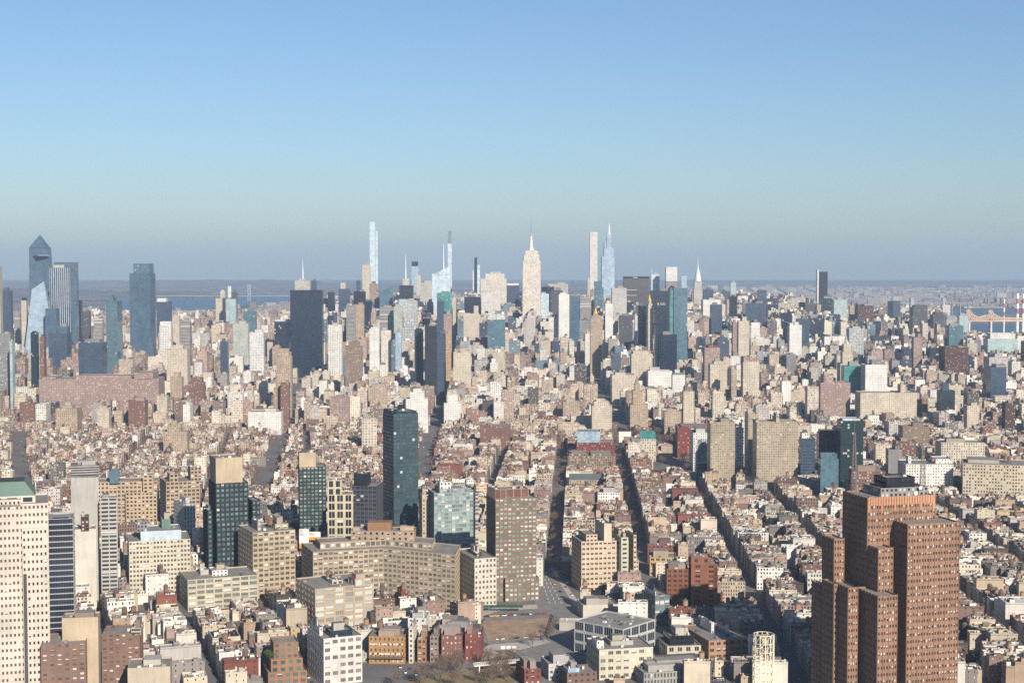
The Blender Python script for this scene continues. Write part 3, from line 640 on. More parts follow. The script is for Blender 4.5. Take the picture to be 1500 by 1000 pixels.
LM('apartment_tower', 'dark patterned tower|east of the white-sided slab', 1332, 1359, 450, 4900, 'greyd', tiers=[(1336, 1357, .1, .9, 447)], cat='tower')
LM('apartment_tower', 'lower dark tower|beside the dark patterned tower', 1362, 1387, 461, 4900, 'greyd', tiers=[(1366, 1382, .1, .9, 457)])
LM('glass_block', 'glassy green box building|with a white roof near the river', 1441, 1491, 496, 4300, 'paleg', tiers=[(1446, 1488, .1, .9, 488, 'white')], dep=40)
LM('apartment_tower', 'pale grey glass slab|by the river, west of the cantilever bridge', 1402, 1419, 462, 5200, 'paleg')
LM('glass_block', 'low blue-grey glass block|south of the pale grey glass slab', 1385, 1412, 477, 4500, 'teal')
def lantern(b):
    k = b.D / FPX; Y = b.D + b.dep / 2; x, y = (1240 - 750) * Y / FPX - b.ox, Y - b.oy; m = b.mb('lantern')
    cone(m, x, y, 5 * k, zat(504, Y), zat(498, Y), ST['cream'].wall, 4, 2.2 * k); cone(m, x, y, 2 * k, zat(498, Y), zat(490, Y), lin((130, 160, 150)), 8, .3 * k)
LM('clock_tower', 'cream clock tower|with a stepped lantern top among eastern roofs', 1227, 1258, 532, 3250, 'cream', tiers=[(1232, 1250, .2, .8, 515), (1234, 1247, .25, .75, 504)], mech=0, fin=lantern, cat='tower')
LM('apartment_tower', 'pixelled grey slab|behind the cream clock tower', 1240, 1266, 481, 4000, 'pixel')
LM('apartment_tower', 'slim white tower|stepped, west of the cream clock tower', 1154, 1175, 476, 3900, 'white', tiers=[(1155, 1162, .1, .9, 473, 'pale')])
LM('office_tower', 'navy and pink tower|close behind the slim white tower', 1166, 1186, 467, 4200, 'navyl')
LM('glass_block', 'teal-windowed low block|below the cream clock tower', 1233, 1262, 536, 3050, 'tealb')
LM('loft_building', 'big white loft|with a grey penthouse east of the clock tower', 1262, 1301, 534, 3000, 'white', tiers=[(1274, 1296, .2, .8, 527, 'grey')])
LM('apartment_tower', 'salmon-pink tower|east of the big white loft', 1336, 1352, 494, 3700, 'pink')
LM('apartment_tower', 'brown tower with dark flank|south of the dark patterned tower', 1376, 1420, 508, 3600, 'brickd', tiers=[(1396, 1419, -.05, .9, 507, 'tand')])
LM('office_tower', 'dark-cornered grey tower|with pale bands in the east', 1446, 1476, 537, 2980, 'navyl', tiers=[(1454, 1475, -.04, .9, 533, 'stripe')])
LM('apartment_tower', 'light grey stepped slab|behind the dark-cornered grey tower', 1442, 1478, 523, 3200, 'stone', tiers=[(1452, 1470, .1, .9, 518)])

# ------------------------------------------------------------------ the middle distance
def gable(b, h):
    A, B, C_, D_ = b.L(b.P); z = b.Z - .9; m = b.mb('ridge_roof'); c = lin((84, 88, 92))
    M1 = ((A[0] + D_[0]) / 2, (A[1] + D_[1]) / 2, z + h); M2 = ((B[0] + C_[0]) / 2, (B[1] + C_[1]) / 2, z + h)
    for f in ([(*A, z), (*B, z), M2, M1], [(*C_, z), (*D_, z), M1, M2], [(*B, z), (*C_, z), M2], [(*D_, z), (*A, z), M1]): m.face(f, [(0, 0)] * len(f), c)
LM('apartment_building', 'long pink brick block|many storeys of ribbon windows in the west', 55, 240, 555, 2900, 'pink', tiers=[(110, 200, .2, .9, 550), (195, 234, .0, .9, 546), (60, 90, .0, .8, 552)], dep=60, rot=2)
LM('apartment_building', 'brown apartment block|near the western street', 26, 54, 590, 2750, 'brick', tiers=[(35, 46, .2, .8, 585)])
LM('apartment_building', 'broad tan apartment block|with regular rows of windows', 79, 118, 598, 2650, 'tan', tiers=[(88, 108, .2, .8, 593)])
LM('apartment_building', 'brown slab with tan side|east of the broad tan block', 186, 215, 587, 2680, 'brick', tank=1)
LM('apartment_building', 'cream block beside the brown slab|pale yellow front', 140, 161, 598, 2640, 'cream')
LM('apartment_building', 'yellow-cream mid-rise|east of the brown slab', 228, 246, 580, 2850, 'cream')
LM('apartment_building', 'stepped tan castle-like tower|standing alone over village roofs', 237, 275, 632, 2320, 'tan', tiers=[(243, 265, .15, .85, 622), (249, 258, .3, .7, 617)], tank=1)
LM('apartment_building', 'cream stepped mid-rise|north of the castle-like tower', 248, 268, 552, 3050, 'tan', tiers=[(253, 264, .1, .9, 545)])
LM('apartment_building', 'tall brown mid-rise|with a white crown, east of cream stepped mid-rise', 275, 300, 560, 2950, 'brick', tiers=[(278, 297, .1, .9, 553)])
LM('apartment_building', 'ochre stepped tower|beside the avenue in the west', 400, 413, 568, 2700, 'ochre', tiers=[(403, 412, .1, .9, 559)])
LM('apartment_building', 'brown stepped tower|hard by the ochre stepped tower', 410, 424, 561, 2680, 'brick')
LM('apartment_building', 'salmon apartment slab|east of the brown stepped tower', 482, 512, 582, 2760, 'pink')
LM('apartment_building', 'tan box mid-rise|north of the dark teal skyscraper', 541, 567, 566, 2900, 'tan', tank=1)
LM('apartment_building', 'white stepped terraces|behind the dark teal skyscraper', 594, 627, 584, 2750, 'white', tiers=[(600, 622, .1, .9, 574), (605, 618, .2, .8, 570)])
LM('apartment_building', 'white ziggurat block|just east of the great avenue', 650, 676, 590, 2750, 'white', tiers=[(655, 671, .1, .9, 578)])
LM('apartment_building', 'red-brown twin slab|with a dark recess between its wings', 703, 748, 624, 2420, 'brick', tiers=[(712, 722, .0, .3, 622)])
LM('loft_building', 'white block with slit windows|west of the dark teal skyscraper', 529, 551, 614, 2380, 'creamw')
LM('low_hall', 'long white low hall|beside the western avenue', 362, 415, 603, 2650, 'white', dep=40)
LM('apartment_building', 'tan mid-rise block|east of the great avenue, low roofs before it', 824, 850, 588, 2800, 'tan')
LM('apartment_building', 'tall white stepped apartment|beside the dark canyon street', 866, 897, 594, 2620, 'cream', tiers=[(869, 893, .1, .9, 588), (873, 881, .2, .6, 584)])
LM('apartment_building', 'rose stepped tower with a pinnacle|at the dark canyon street', 922, 950, 592, 2650, 'tan', tiers=[(926, 942, .1, .9, 572), (929, 938, .2, .8, 562), (931, 936, .3, .7, 556)], cat='tower')
LM('apartment_building', 'cream slab tower|narrow with brown cap, east of the rose stepped tower', 1000, 1018, 573, 2700, 'cream', tiers=[(1003, 1015, .1, .9, 566, 'tand'), (1018, 1027, .2, 1, 598)], cat='tower')
LM('apartment_building', 'low tan apartment house|between rose stepped tower and cream slab', 972, 999, 602, 2600, 'tan')
LM('loft_building', 'long arcaded cream loft|north of the rose stepped tower', 894, 931, 549, 3250, 'cream', dep=50)
LM('loft_building', 'white warehouse with tall windows|east of the long arcaded loft', 947, 985, 543, 3300, 'white')
LM('loft_building', 'large cream block|below the slim campanile', 923, 956, 518, 3350, 'cream', tiers=[(926, 950, .1, .9, 514)])
LM('loft_building', 'tan office loft|with regular windows east of green-roofed white block', 1038, 1066, 533, 3050, 'cream', tiers=[(1044, 1060, .1, .9, 529)])
LM('loft_building', 'tall tan loft with a pink top|and arched windows', 1086, 1113, 530, 3000, 'cream', tiers=[(1087, 1112, .05, .95, 522, 'pink')])
LM('loft_building', 'narrow tan slab|between two tan lofts', 1070, 1080, 540, 2980, 'tan')
LM('loft_building', 'green-roofed white block|west of the tan office loft', 984, 1004, 549, 3150, 'white', tiers=[(985, 1003, .1, .9, 546, 'copper')])
LM('apartment_building', 'broad salmon tower|with rows of balconies in the east', 1197, 1247, 560, 2780, 'pink', tiers=[(1203, 1222, .1, .9, 549, 'pink')], cat='tower', dep=34)
LM('loft_building', 'long cream office block|with square windows east of the salmon tower', 1254, 1345, 575, 2740, 'cream', tiers=[(1317, 1328, .2, .7, 563)], dep=40)
LM('glass_block', 'emerald glass block|among eastern mid-rise roofs', 1374, 1401, 572, 2700, 'teald', tiers=[(1379, 1392, .2, .8, 561, 'navyl')])
LM('apartment_building', 'red-brown cube tower|near the eastern picture border', 1470, 1490, 590, 2640, 'brickd')
LM('loft_building', 'pale block with white roof|east of the emerald block', 1414, 1437, 594, 2620, 'cream')
LM('library', 'red stone library block|deep red and windowless at the park', 990, 1046, 626, 2330, 'redb', dep=55, tiers=[(996, 1044, .1, .9, 624)], mech=0)
LM('glass_block', 'brick hall with a glass roof|at the edge of the park', 845, 902, 648, 2270, 'redb', tiers=[(846, 880, .05, .95, 632, 'bluel')], mech=0)
LM('glass_block', 'pavilion with a turquoise glass vault|near the marble arch', 937, 962, 643, 2290, 'cream', tiers=[(938, 961, .05, .95, 632, 'tealb')], mech=0)
LM('apartment_building', 'white apartment slab|below the red library block', 1012, 1040, 634, 2180, 'white', dep=60, tiers=[(1021, 1038, .0, .4, 643, 'bluel')])
for x0, x1, yt, D, tx in ((1037, 1078, 618, 1990, 'western'), (1104, 1171, 617, 1960, 'eastern')):
    w = (x1 - x0)
    LM('apartment_slab', f'{tx} of the tan concrete slabs|with bare end walls and deep window grids', x0, x1, yt, D, S((196, 176, 146), 3.0, 3.1, .62, .55, (124, 110, 90), .02),
       tiers=[(x0 - .5, x0 + 9, -.07, .75, yt - 2, 'bare', 'end_wall')] + ([(x0 + 29, x0 + 39, -.06, .8, yt - 6, 'bare', 'end_wall')] if w > 50 else []), dep=26, rot=3, group='tan concrete apartment slabs', cat='apartment block', tank=0, mech=2)
LM('apartment_slab', 'third tan concrete slab|rising just behind the eastern one', 1092, 1112, 605, 2050, S((198, 178, 146), 3.0, 3.1, .6, .55, (124, 110, 90), .02), dep=24, rot=3, group='tan concrete apartment slabs', cat='apartment block')
LM('apartment_slab', 'white and blue balconied slab|between the tan concrete slabs', 1078, 1100, 626, 2100, 'whiteg')
LM('glass_tower', 'black-green glass tower|standing alone over low eastern roofs', 1228, 1267, 616, 1960, S((48, 70, 74), 3, 3.7, .8, .62, (24, 44, 50), .06), tiers=[(1232, 1262, .1, .9, 613, 'pale')], cat='tower', rot=-2, dep=26)
LM('glass_block', 'navy glass block|tucked against the black-green tower', 1198, 1230, 634, 2020, 'navy', tiers=[(1200, 1228, .05, .9, 630)])
LM('glass_block', 'blue-grey stepped glass block|before the navy block', 1201, 1231, 672, 1900, 'teal', tiers=[(1203, 1229, .3, .9, 664)])
LM('apartment_building', 'shaded slab with a white cap|east of the eastern tan slab', 1172, 1196, 642, 2000, 'navyl', tiers=[(1174, 1187, .1, .9, 634, 'white')])
LM('loft_building', 'bright white low loft|with scattered dark windows', 1318, 1400, 680, 1900, 'white', tiers=[(1330, 1335, .3, .6, 668), (1367, 1399, .3, .9, 672)], tank=1)
LM('loft_building', 'wide cream loft with round windows|behind the bright white loft', 1373, 1446, 648, 2130, 'cream', dep=36)
LM('loft_building', 'large cream arched block|with tall arched windows in the east', 1411, 1512, 682, 1850, S((222, 200, 160), 3.4, 4.0, .5, .5), rot=-14, dep=60, tank=2)
LM('loft_building', 'brown block with arcade|behind the bright white low loft', 1318, 1364, 625, 2400, 'tand')
LM('apartment_building', 'red-brick stepped mid-rise|south of the wide cream loft', 1310, 1345, 646, 2250, 'brick')
LM('loft_building', 'dull green-grey tower end|between white loft and black-green tower', 1300, 1324, 658, 2000, 'grey', blank=(0,))
LM('loft_building', 'long red brick house|behind the rooftop of the brown tower', 1246, 1300, 690, 1880, 'brick')
LM('gymnasium', 'long dark-roofed brick hall|between two dark streets', 832, 900, 668, 2180, 'tand', tiers=[(834, 862, .2, .9, 664), (866, 898, .2, .9, 664)], dep=50)
LM('church', 'church with a long slate roof|south of the dark-roofed hall', 834, 882, 703, 2010, 'tan', dep=22, mech=0, fin=lambda b: gable(b, 8))
LM('loft_building', 'small bright white house|with neat dark windows between dark streets', 876, 909, 721, 1870, 'white')
# ------------------------------------------------------------------ the near buildings (real window openings)
F = lambda *a, **k: LM(*a, holes=True, **k)
def copper_roof(b):
    m = b.mb('copper_roof'); D = b.D + b.dep * .3; A, B, C_, D_ = b.L(sub(b.P, .0, .86, .25, .95)); z0, z1 = zat(740, D), zat(709, D); z2 = zat(729, D)
    w = b.mb('attic'); st = S((226, 214, 196), 9, 8, .62, .6, (44, 46, 52), .1)
    for p, q in ((A, B), (B, C_), (C_, D_), (D_, A)): wallquad(w, p, q, b.Z - 1.5, z2, st, 3)
    g = ST['copper'].wall; k = .72; cx, cy = sum(p[0] for p in (A, B, C_, D_)) / 4, sum(p[1] for p in (A, B, C_, D_)) / 4
    T = [(cx + (p[0] - cx) * k, cy + (p[1] - cy) * k) for p in (A, B, C_, D_)]; Q = [A, B, C_, D_]
    for i in range(4):
        j = (i + 1) % 4; m.face([(*Q[i], z2), (*Q[j], z2), (*T[j], z1), (*T[i], z1)], [(0, 0)] * 4, g)
    flat(m, T, z1, lin((60, 66, 64)))
CT = S((226, 208, 186), 2.6, 4.9, .5, .42, (40, 38, 42), .12)
F('office_tower', 'tall cream stone tower|with paired windows and a green copper roof, at the western border', -70, 66, 742, 985, CT, tiers=[(-69, 30, .0, .9, 735), (26, 67, -.06, .5, 779), (27, 33, -.075, .1, 846, 'strip')], rot=17, dep=45, cat='tower', mech=0, fin=copper_roof, nx=2)
DG = S((190, 190, 190), 30, 4.1, .985, .82, (28, 36, 52), .0); DG.frame = lin((30, 34, 44))
F('glass_tower', 'dark glass slab with white floor bands|hard beside the tall cream stone tower', 63, 105, 760, 1060, DG, tiers=[(70, 100, .2, .8, 757)], vis=925, rot=14, dep=30, cat='tower', nx=10)
LM('office_tower', 'pale concrete slab tower|blank-faced with a dark louvred top', 100, 141, 697, 1330, 'concrete', tiers=[(100.2, 141.6, .0, 1, 682, 'louvre', 'louvred_top')], rot=16, dep=20, cat='tower', mech=1, vis=782)
F('apartment_tower', 'grey balconied slab|striped with deep balconies beside the pale concrete slab tower', 143, 168, 729, 1320, S((198, 194, 186), 14, 3.6, .95, .55, (58, 54, 54), .05), rot=14, dep=18, vis=788)
LM('apartment_building', 'cream block with a dark central shaft|before the pale concrete slab tower', 104, 136, 775, 1290, S((228, 214, 190), 5, 4, 0, 0), tiers=[(114, 126, -.05, .6, 757, 'brickd', 'shaft')], rot=16, dep=20, mech=2, vis=806)
F('loft_building', 'tan loft with a teal glass stair|stepped, north of the pale concrete slab', 138, 230, 706, 1690, S((214, 178, 134), 4.4, 4.4, .6, .5), tiers=[(180, 229, -.2, .5, 722), (206, 223, -.22, .4, 697), (157, 172, -.1, .5, 690, 'teal', 'glass_stair')], rot=10, dep=34)
F('loft_building', 'tall tan corner loft|with window groups west of the dark green tower', 231, 290, 706, 1650, S((206, 172, 132), 4.6, 4.3, .66, .55), tiers=[(242, 258, .2, .6, 694), (273, 293, .2, .6, 686)], rot=22, dep=42)
F('loft_building', 'white vaulted loft|grey, with close vertical windows, east of the tan corner loft', 251, 283, 738, 1560, S((206, 204, 198), 3.0, 4.2, .5, .8, (70, 74, 78)), rot=28, dep=38)
F('loft_building', 'cream loft with a grey roof pavilion|and a green roof hut', 182, 275, 793, 1330, S((222, 206, 174), 3.0, 4.0, .6, .5), tiers=[(200, 262, .15, .9, 779, 'pale'), (196, 212, .3, .6, 764, 'grey'), (233, 247, .5, .8, 762, 'copper')], rot=16, dep=44, mech=3)
F('loft_building', 'cream daylight factory|with wide white window bands and a round water tank', 258, 374, 849, 1290, S((214, 196, 158), 7.4, 4.6, .82, .66, (90, 98, 96), .45), tiers=[(302, 330, .3, .7, 838, 'white'), (286, 302, .5, .8, 836, 'concrete')], rot=22, dep=42, tank=1, mech=3, nx=5)
F('loft_building', 'tall tan factory loft|with a two-storey pale crown of windows', 346, 430, 780, 1340, S((206, 180, 138), 5.2, 4.4, .70, .56, (64, 62, 58), .3), tiers=[(366, 380, .3, .7, 764, 'grey'), (390, 420, .3, .8, 770)], rot=26, dep=46, tank=1, mech=2, nx=4)
F('loft_building', 'striped loft with ochre piers|and big white windows, roof tank on top', 430, 545, 862, 1225, S((210, 176, 136), 8.2, 5.0, .80, .70, (150, 156, 150), .5), tiers=[(508, 542, -.03, .3, 853), (476, 500, .3, .6, 853, 'creamw')], rot=27, dep=48, tank=2, mech=3, nx=4)
F('loft_building', 'tall white loft|close to the picture bottom, with a dark green roof pavilion', 447, 528, 935, 1060, S((228, 218, 206), 5.6, 5.4, .66, .5, (84, 78, 72), .25), tiers=[(452, 470, .35, .9, 918, 'white'), (474, 514, .15, .45, 925, 'teald')], rot=24, dep=40, mech=3, nx=4)
F('apartment_building', 'terracotta terraced house|with a green glass penthouse between planted decks', 380, 446, 985, 1060, S((196, 132, 92), 5.0, 4.6, .62, .56, (70, 92, 84), .1), tiers=[(386, 440, .1, .9, 966), (392, 434, .25, .85, 942)], rot=16, dep=34, mech=2, nx=3)
# the long bent loft
def bent_loft():
    short = 'long bent tan loft'; pts = [(445, 795), (456, 806), (560, 806), (665, 818)]
    D0 = 1335
    fr = [((456 - 750) * 1312 / FPX, 1312), ((560 - 750) * 1330 / FPX, 1330), ((666 - 750) * 1300 / FPX, 1300)]
    bk = [(fr[2][0] + 3, fr[2][1] + 46), (fr[1][0] + 2, fr[1][1] + 50), (fr[0][0] - 16, fr[0][1] + 44)]
    P = fr + bk; Z = zat(808, 1312)
    b = Bld('loft_building', short + ' filling the centre, endless rows of factory windows and a stepped penthouse', 'building', (sum(p[0] for p in P) / 6, 1340))
    st = S((204, 174, 138), 4.5, 4.45, .72, .56, (70, 78, 76), .42)
    b.P, b.D, b.dep, b.Z, b.x0, b.x1 = P, 1312, 46, Z, 445, 666
    b.tier(P, 0, Z, st, True, nx=4)
    def lerp(p, q, t): return (p[0] + (q[0] - p[0]) * t, p[1] + (q[1] - p[1]) * t)
    up = [lerp(fr[0], bk[2], .3), lerp(fr[1], bk[1], .3), lerp(fr[2], bk[0], .3), lerp(fr[2], bk[0], .85), lerp(fr[1], bk[1], .85), lerp(fr[0], bk[2], .85)]
    up[0] = lerp(up[0], up[1], .14); up[5] = lerp(up[5], up[4], .14); up[2] = lerp(up[2], up[1], .34); up[3] = lerp(up[3], up[4], .34)
    b.tier(up, Z - 1.4, zat(794, 1330), st, True, nx=4)
    X = lambda x, D: (x - 750) * D / FPX
    q = [(X(512, 1345), 1345), (X(606, 1345), 1342), (X(606, 1345), 1366), (X(512, 1345), 1369)]
    b.tier(q, zat(794, 1330) - 1.4, zat(777, 1345), S((196, 164, 130), 5, 4.4, .4, .5), True)
    k = [(X(537, 1348), 1348), (X(572, 1348), 1348), (X(572, 1348), 1362), (X(537, 1348), 1362)]
    b.part_box('tank_house', k, zat(777, 1348) - 1, zat(765, 1348), lin((128, 98, 74)))
    for xx, yy in ((520, 772), (590, 770), (600, 771)):
        r = rect(X(xx, 1352), 1355, 6, 6, 0); b.part_box('penthouse', r, zat(777, 1345) - 1, zat(yy, 1352), lin((160, 140, 120)), new=True)
    b.finish(); FOOT.append((P, zat(765, 1348), 'the ' + short, 555, 800, 1312, b))
bent_loft()
F('loft_building', 'cream corner block|with a green street awning, east of the long bent loft', 667, 727, 818, 1310, S((222, 208, 182), 3.5, 4.6, .5, .52, (56, 52, 50), .2), tiers=[(684, 706, .3, .8, 811, 'brickd')], rot=21, dep=50, mech=3, tank=0, nx=2)
F('apartment_tower', 'dark brick tower with green windows|tan-striped, above the car park', 712, 786, 730, 1330, S((166, 124, 100), 3.8, 4.0, .70, .56, (104, 134, 122), .35), tiers=[(713, 733, .02, .9, 716, 'brickgrid'), (722, 775, .3, .9, 717, 'brickgrid'), (734, 790, -.12, .3, 848)], rot=14, dep=36, cat='tower', nx=3)
F('glass_tower', 'grey-green glass block|with uneven panes and a white roof mast', 626, 693, 722, 1480, S((176, 186, 182), 3.6, 3.9, .9, .8, (112, 132, 128), .22), tiers=[(636, 690, .1, .9, 716), (640, 660, .2, .6, 706, 'white'), (690, 701, .3, 1, 724, 'stripe')], rot=14, dep=32, cat='tower', nx=2, blank=())
F('apartment_building', 'tan slab with small windows|wedged west of the grey-green glass block', 613, 628, 724, 1500, S((212, 184, 150), 3.6, 4, .4, .46), rot=10, dep=26)
LM('glass_tower', 'dark teal skyscraper|tallest of the mid city, green-lit front and black western side', 560, 612, 606, 1560, S((74, 90, 94), 3.4, 3.7, .74, .70, (46, 74, 82), .03), tiers=[(561, 583, .25, 1, 601, 'teald'), (566, 610, .1, .95, 603, 'teald')], rot=26, dep=30, cat='skyscraper', mech=1)
F('apartment_tower', 'dark grid block with a black roof box|grey, before the dark teal skyscraper', 514, 560, 712, 1490, S((96, 98, 108), 4.0, 4.1, .76, .7, (38, 42, 56), .06), tiers=[(517, 542, .2, .7, 694, 'black')], rot=-8, dep=30, mech=1)
F('apartment_tower', 'cream framed tower with tall black windows|west of the dark grid block', 478, 516, 724, 1440, S((224, 204, 166), 7.5, 8.2, .72, .82, (38, 40, 38), .05), tiers=[(478.2, 500, .02, .9, 703)], rot=4, dep=24, mech=1, nx=2)
F('apartment_tower', 'black-green gridded tower with a tan crown|west of the cream framed tower', 435, 476, 684, 1600, S((58, 72, 70), 4.0, 4.0, .64, .64, (96, 116, 112), .12), tiers=[(435.5, 461, .0, .8, 663, 'bare', 'crown_box')], rot=10, dep=30, cat='tower', nx=2)
F('apartment_tower', 'dark green brick tower|stepped, under a bare tan box on the roof', 303, 361, 708, 1400, S((54, 68, 68), 4.2, 4.4, .60, .60, (82, 102, 108), .05), tiers=[(305, 353, .05, .9, 671, 'bare', 'crown_box'), (294, 308, -.1, .6, 746), (310, 362, -.2, .2, 765), (360, 379, .1, .8, 736)], rot=22, dep=34, cat='tower', nx=2)
# brick apartment towers with beige flank walls
def flankwall(x0, x1, yt, D, w=14): return (x0, x1, -.1, .5, yt, 'bare', 'flank_wall')
BR = S((172, 122, 98), 4.6, 3.1, .5, .5, (84, 88, 92), .55)
F('apartment_building', 'red brick tower with a tall beige flank wall|beside the tall cream stone tower', 52, 125, 943, 990, BR, tiers=[(84, 143, .35, .9, 906, 'bare', 'flank_wall')], rot=10, dep=30, mech=2, nx=3)
F('apartment_building', 'taller red brick tower with eastern balconies|behind the beige flank wall', 142, 204, 928, 1060, BR, tiers=[(186, 206, .0, .8, 921, 'balcony', 'balcony_stack')], rot=8, dep=26, mech=4, nx=3)
LM('apartment_building', 'blank beige end wall block|low beside the taller red brick tower', 180, 246, 978, 1020, S((212, 190, 158), 4, 3, 0, 0), rot=10, dep=26, mech=1)
# the riverside row of lofts at the plaza
def row(kind, label, x0, x1, yt, D, st, **k): return F(kind, label, x0, x1, yt, D, st, rot=-3, dep=k.pop('dep', 26), **k)
row('loft_building', 'orange loft with two white banner lines|and a dark storefront canopy', 538, 597, 932, 1120, S((218, 152, 84), 3.4, 4.1, .36, .52, (58, 52, 48), .3), tank=1, mech=3)
row('loft_building', 'narrow cream loft|squeezed between two orange lofts', 597, 609.5, 920, 1122, S((226, 214, 190), 3.0, 4.0, .5, .55), mech=1)
row('loft_building', 'small orange loft with black windows|between the narrow cream loft and red rows', 610, 628, 935, 1124, S((206, 138, 86), 3.0, 4.4, .6, .5), mech=2)
row('loft_building', 'pale grey-pink loft|first house of the red row', 628.5, 645, 931, 1124, S((190, 152, 140), 3.0, 4.2, .55, .5), mech=2)
row('loft_building', 'brown-red loft|middle house of the red row', 645.5, 680, 930, 1126, S((172, 104, 84), 3.2, 4.2, .42, .5, (120, 116, 108), .5), mech=3)
row('loft_building', 'bright red corner loft|last house of the red row towards the plaza', 680.5, 708, 928, 1128, S((176, 82, 66), 3.4, 4.2, .42, .5, (90, 84, 80), .4), mech=3, tank=0)
row('loft_building', 'white penthouse house|set back behind the orange lofts', 596, 628, 905, 1165, S((232, 228, 220), 4, 4, .4, .4), mech=3)
row('loft_building', 'grey roofed garden house|behind the red row', 640, 700, 918, 1170, S((176, 172, 168), 4, 4, .4, .4), mech=4)
# east of the plaza
F('apartment_tower', 'peach stepped tower|split by a blank centre wall, a pale green eastern wing', 838, 922, 793, 1370, S((228, 198, 160), 4.0, 4.5, .62, .42, (48, 44, 46), .08), tiers=[(874, 897, -.02, .8, 768, 'peach', 'blank_wall'), (897, 921, -.25, .7, 789, 'mint'), (848, 876, .1, .9, 783), (918, 931, .0, .8, 786)], rot=12, dep=36, cat='tower', mech=2, nx=2)
F('low_hall', 'long bare concrete hall|low and blank, with red pipes on its roof', 846, 907, 886, 1265, S((216, 204, 182), 9, 9, 0, 0), rot=10, dep=24, mech=2)
F('office_building', 'angular white-framed building|with a dark glass flank facing the car park', 842, 962, 921, 1125, S((206, 206, 200), 9.5, 7.5, .88, .78, (38, 46, 62), .0), tiers=[(880, 930, .25, .8, 915, 'grey')], rot=50, dep=46, mech=4, nx=4)
F('loft_building', 'broad cream loft with arched lower windows|close to the picture bottom', 860, 959, 951, 1075, S((222, 210, 178), 6.0, 5.0, .62, .46, (72, 76, 76), .4), tiers=[(868, 886, .2, .6, 938, 'white'), (888, 930, .35, .8, 940, 'concrete')], rot=12, dep=36, mech=4, nx=3)
F('apartment_tower', 'small glass tower with a metal flank|south of the peach stepped tower', 942, 983, 872, 1240, S((150, 160, 162), 4, 4.2, .86, .8, (84, 104, 108), .3), tiers=[(946, 962, .1, .9, 866, 'white')], rot=20, dep=26, mech=2)
F('apartment_building', 'rust brick apartment slab|with a grid of dark windows', 976, 1011, 833, 1290, S((174, 96, 60), 4.2, 4.0, .56, .5, (54, 48, 44), .1), rot=-2, dep=24, mech=3)
F('apartment_building', 'taller rust brick slab|with a single central window column', 1011, 1054, 826, 1285, S((184, 102, 66), 9.0, 4.0, .36, .5, (50, 44, 42), .1), tiers=[(1012, 1044, .3, 1, 816), (1044, 1062, .1, .8, 868)], rot=-2, dep=26, mech=2)
F('loft_building', 'yellow-ochre loft|north of the rust brick slab', 952, 993, 816, 1440, S((222, 180, 110), 5.0, 4.6, .6, .5), rot=-3, dep=26, mech=2)
F('loft_building', 'dark red brick loft|behind the yellow-ochre loft', 949, 992, 798, 1500, S((164, 92, 72), 4.0, 4.0, .4, .46), rot=-3, dep=24, mech=2)
F('loft_building', 'cream loft under a black glass penthouse|with tall black windows', 966, 1030, 946, 1130, S((222, 208, 176), 6.2, 6.0, .5, .62, (44, 52, 52), .05), tiers=[(974, 1020, .2, .9, 931, 'black')], rot=8, dep=30, mech=4)
F('loft_building', 'rounded orange brick loft|with cream corner bands and roof sheds', 1002, 1100, 938, 1130, S((206, 148, 106), 5.0, 4.4, .6, .5, (64, 56, 52), .25), tiers=[(1030, 1050, .5, .9, 912, 'white'), (1054, 1072, .4, .8, 918, 'white')], rot=16, dep=52, mech=4, nx=2)
F('loft_building', 'long grey colonnaded house|at the picture bottom', 925, 1050, 985, 1060, S((180, 176, 166), 2.4, 6, .5, .7, (60, 60, 60), .1), rot=12, dep=34, mech=5)
F('row_house', 'red brick gabled house|at the plaza corner by the picture bottom', 756, 793, 980, 1060, S((164, 84, 68), 4, 3.8, .4, .5), rot=14, dep=24, mech=2)
F('row_house', 'white-grey terrace house|with skylights beside the red gabled house', 793, 846, 972, 1075, S((206, 204, 200), 4, 3.8, .44, .5), rot=12, dep=24, mech=3)
F('row_house', 'brick house with a slanted glass skylight|below the cream arched loft', 820, 876, 985, 1050, S((150, 112, 96), 4, 4, .4, .4), tiers=[(826, 850, .1, .7, 978, 'bluel')], rot=14, dep=20, mech=2)
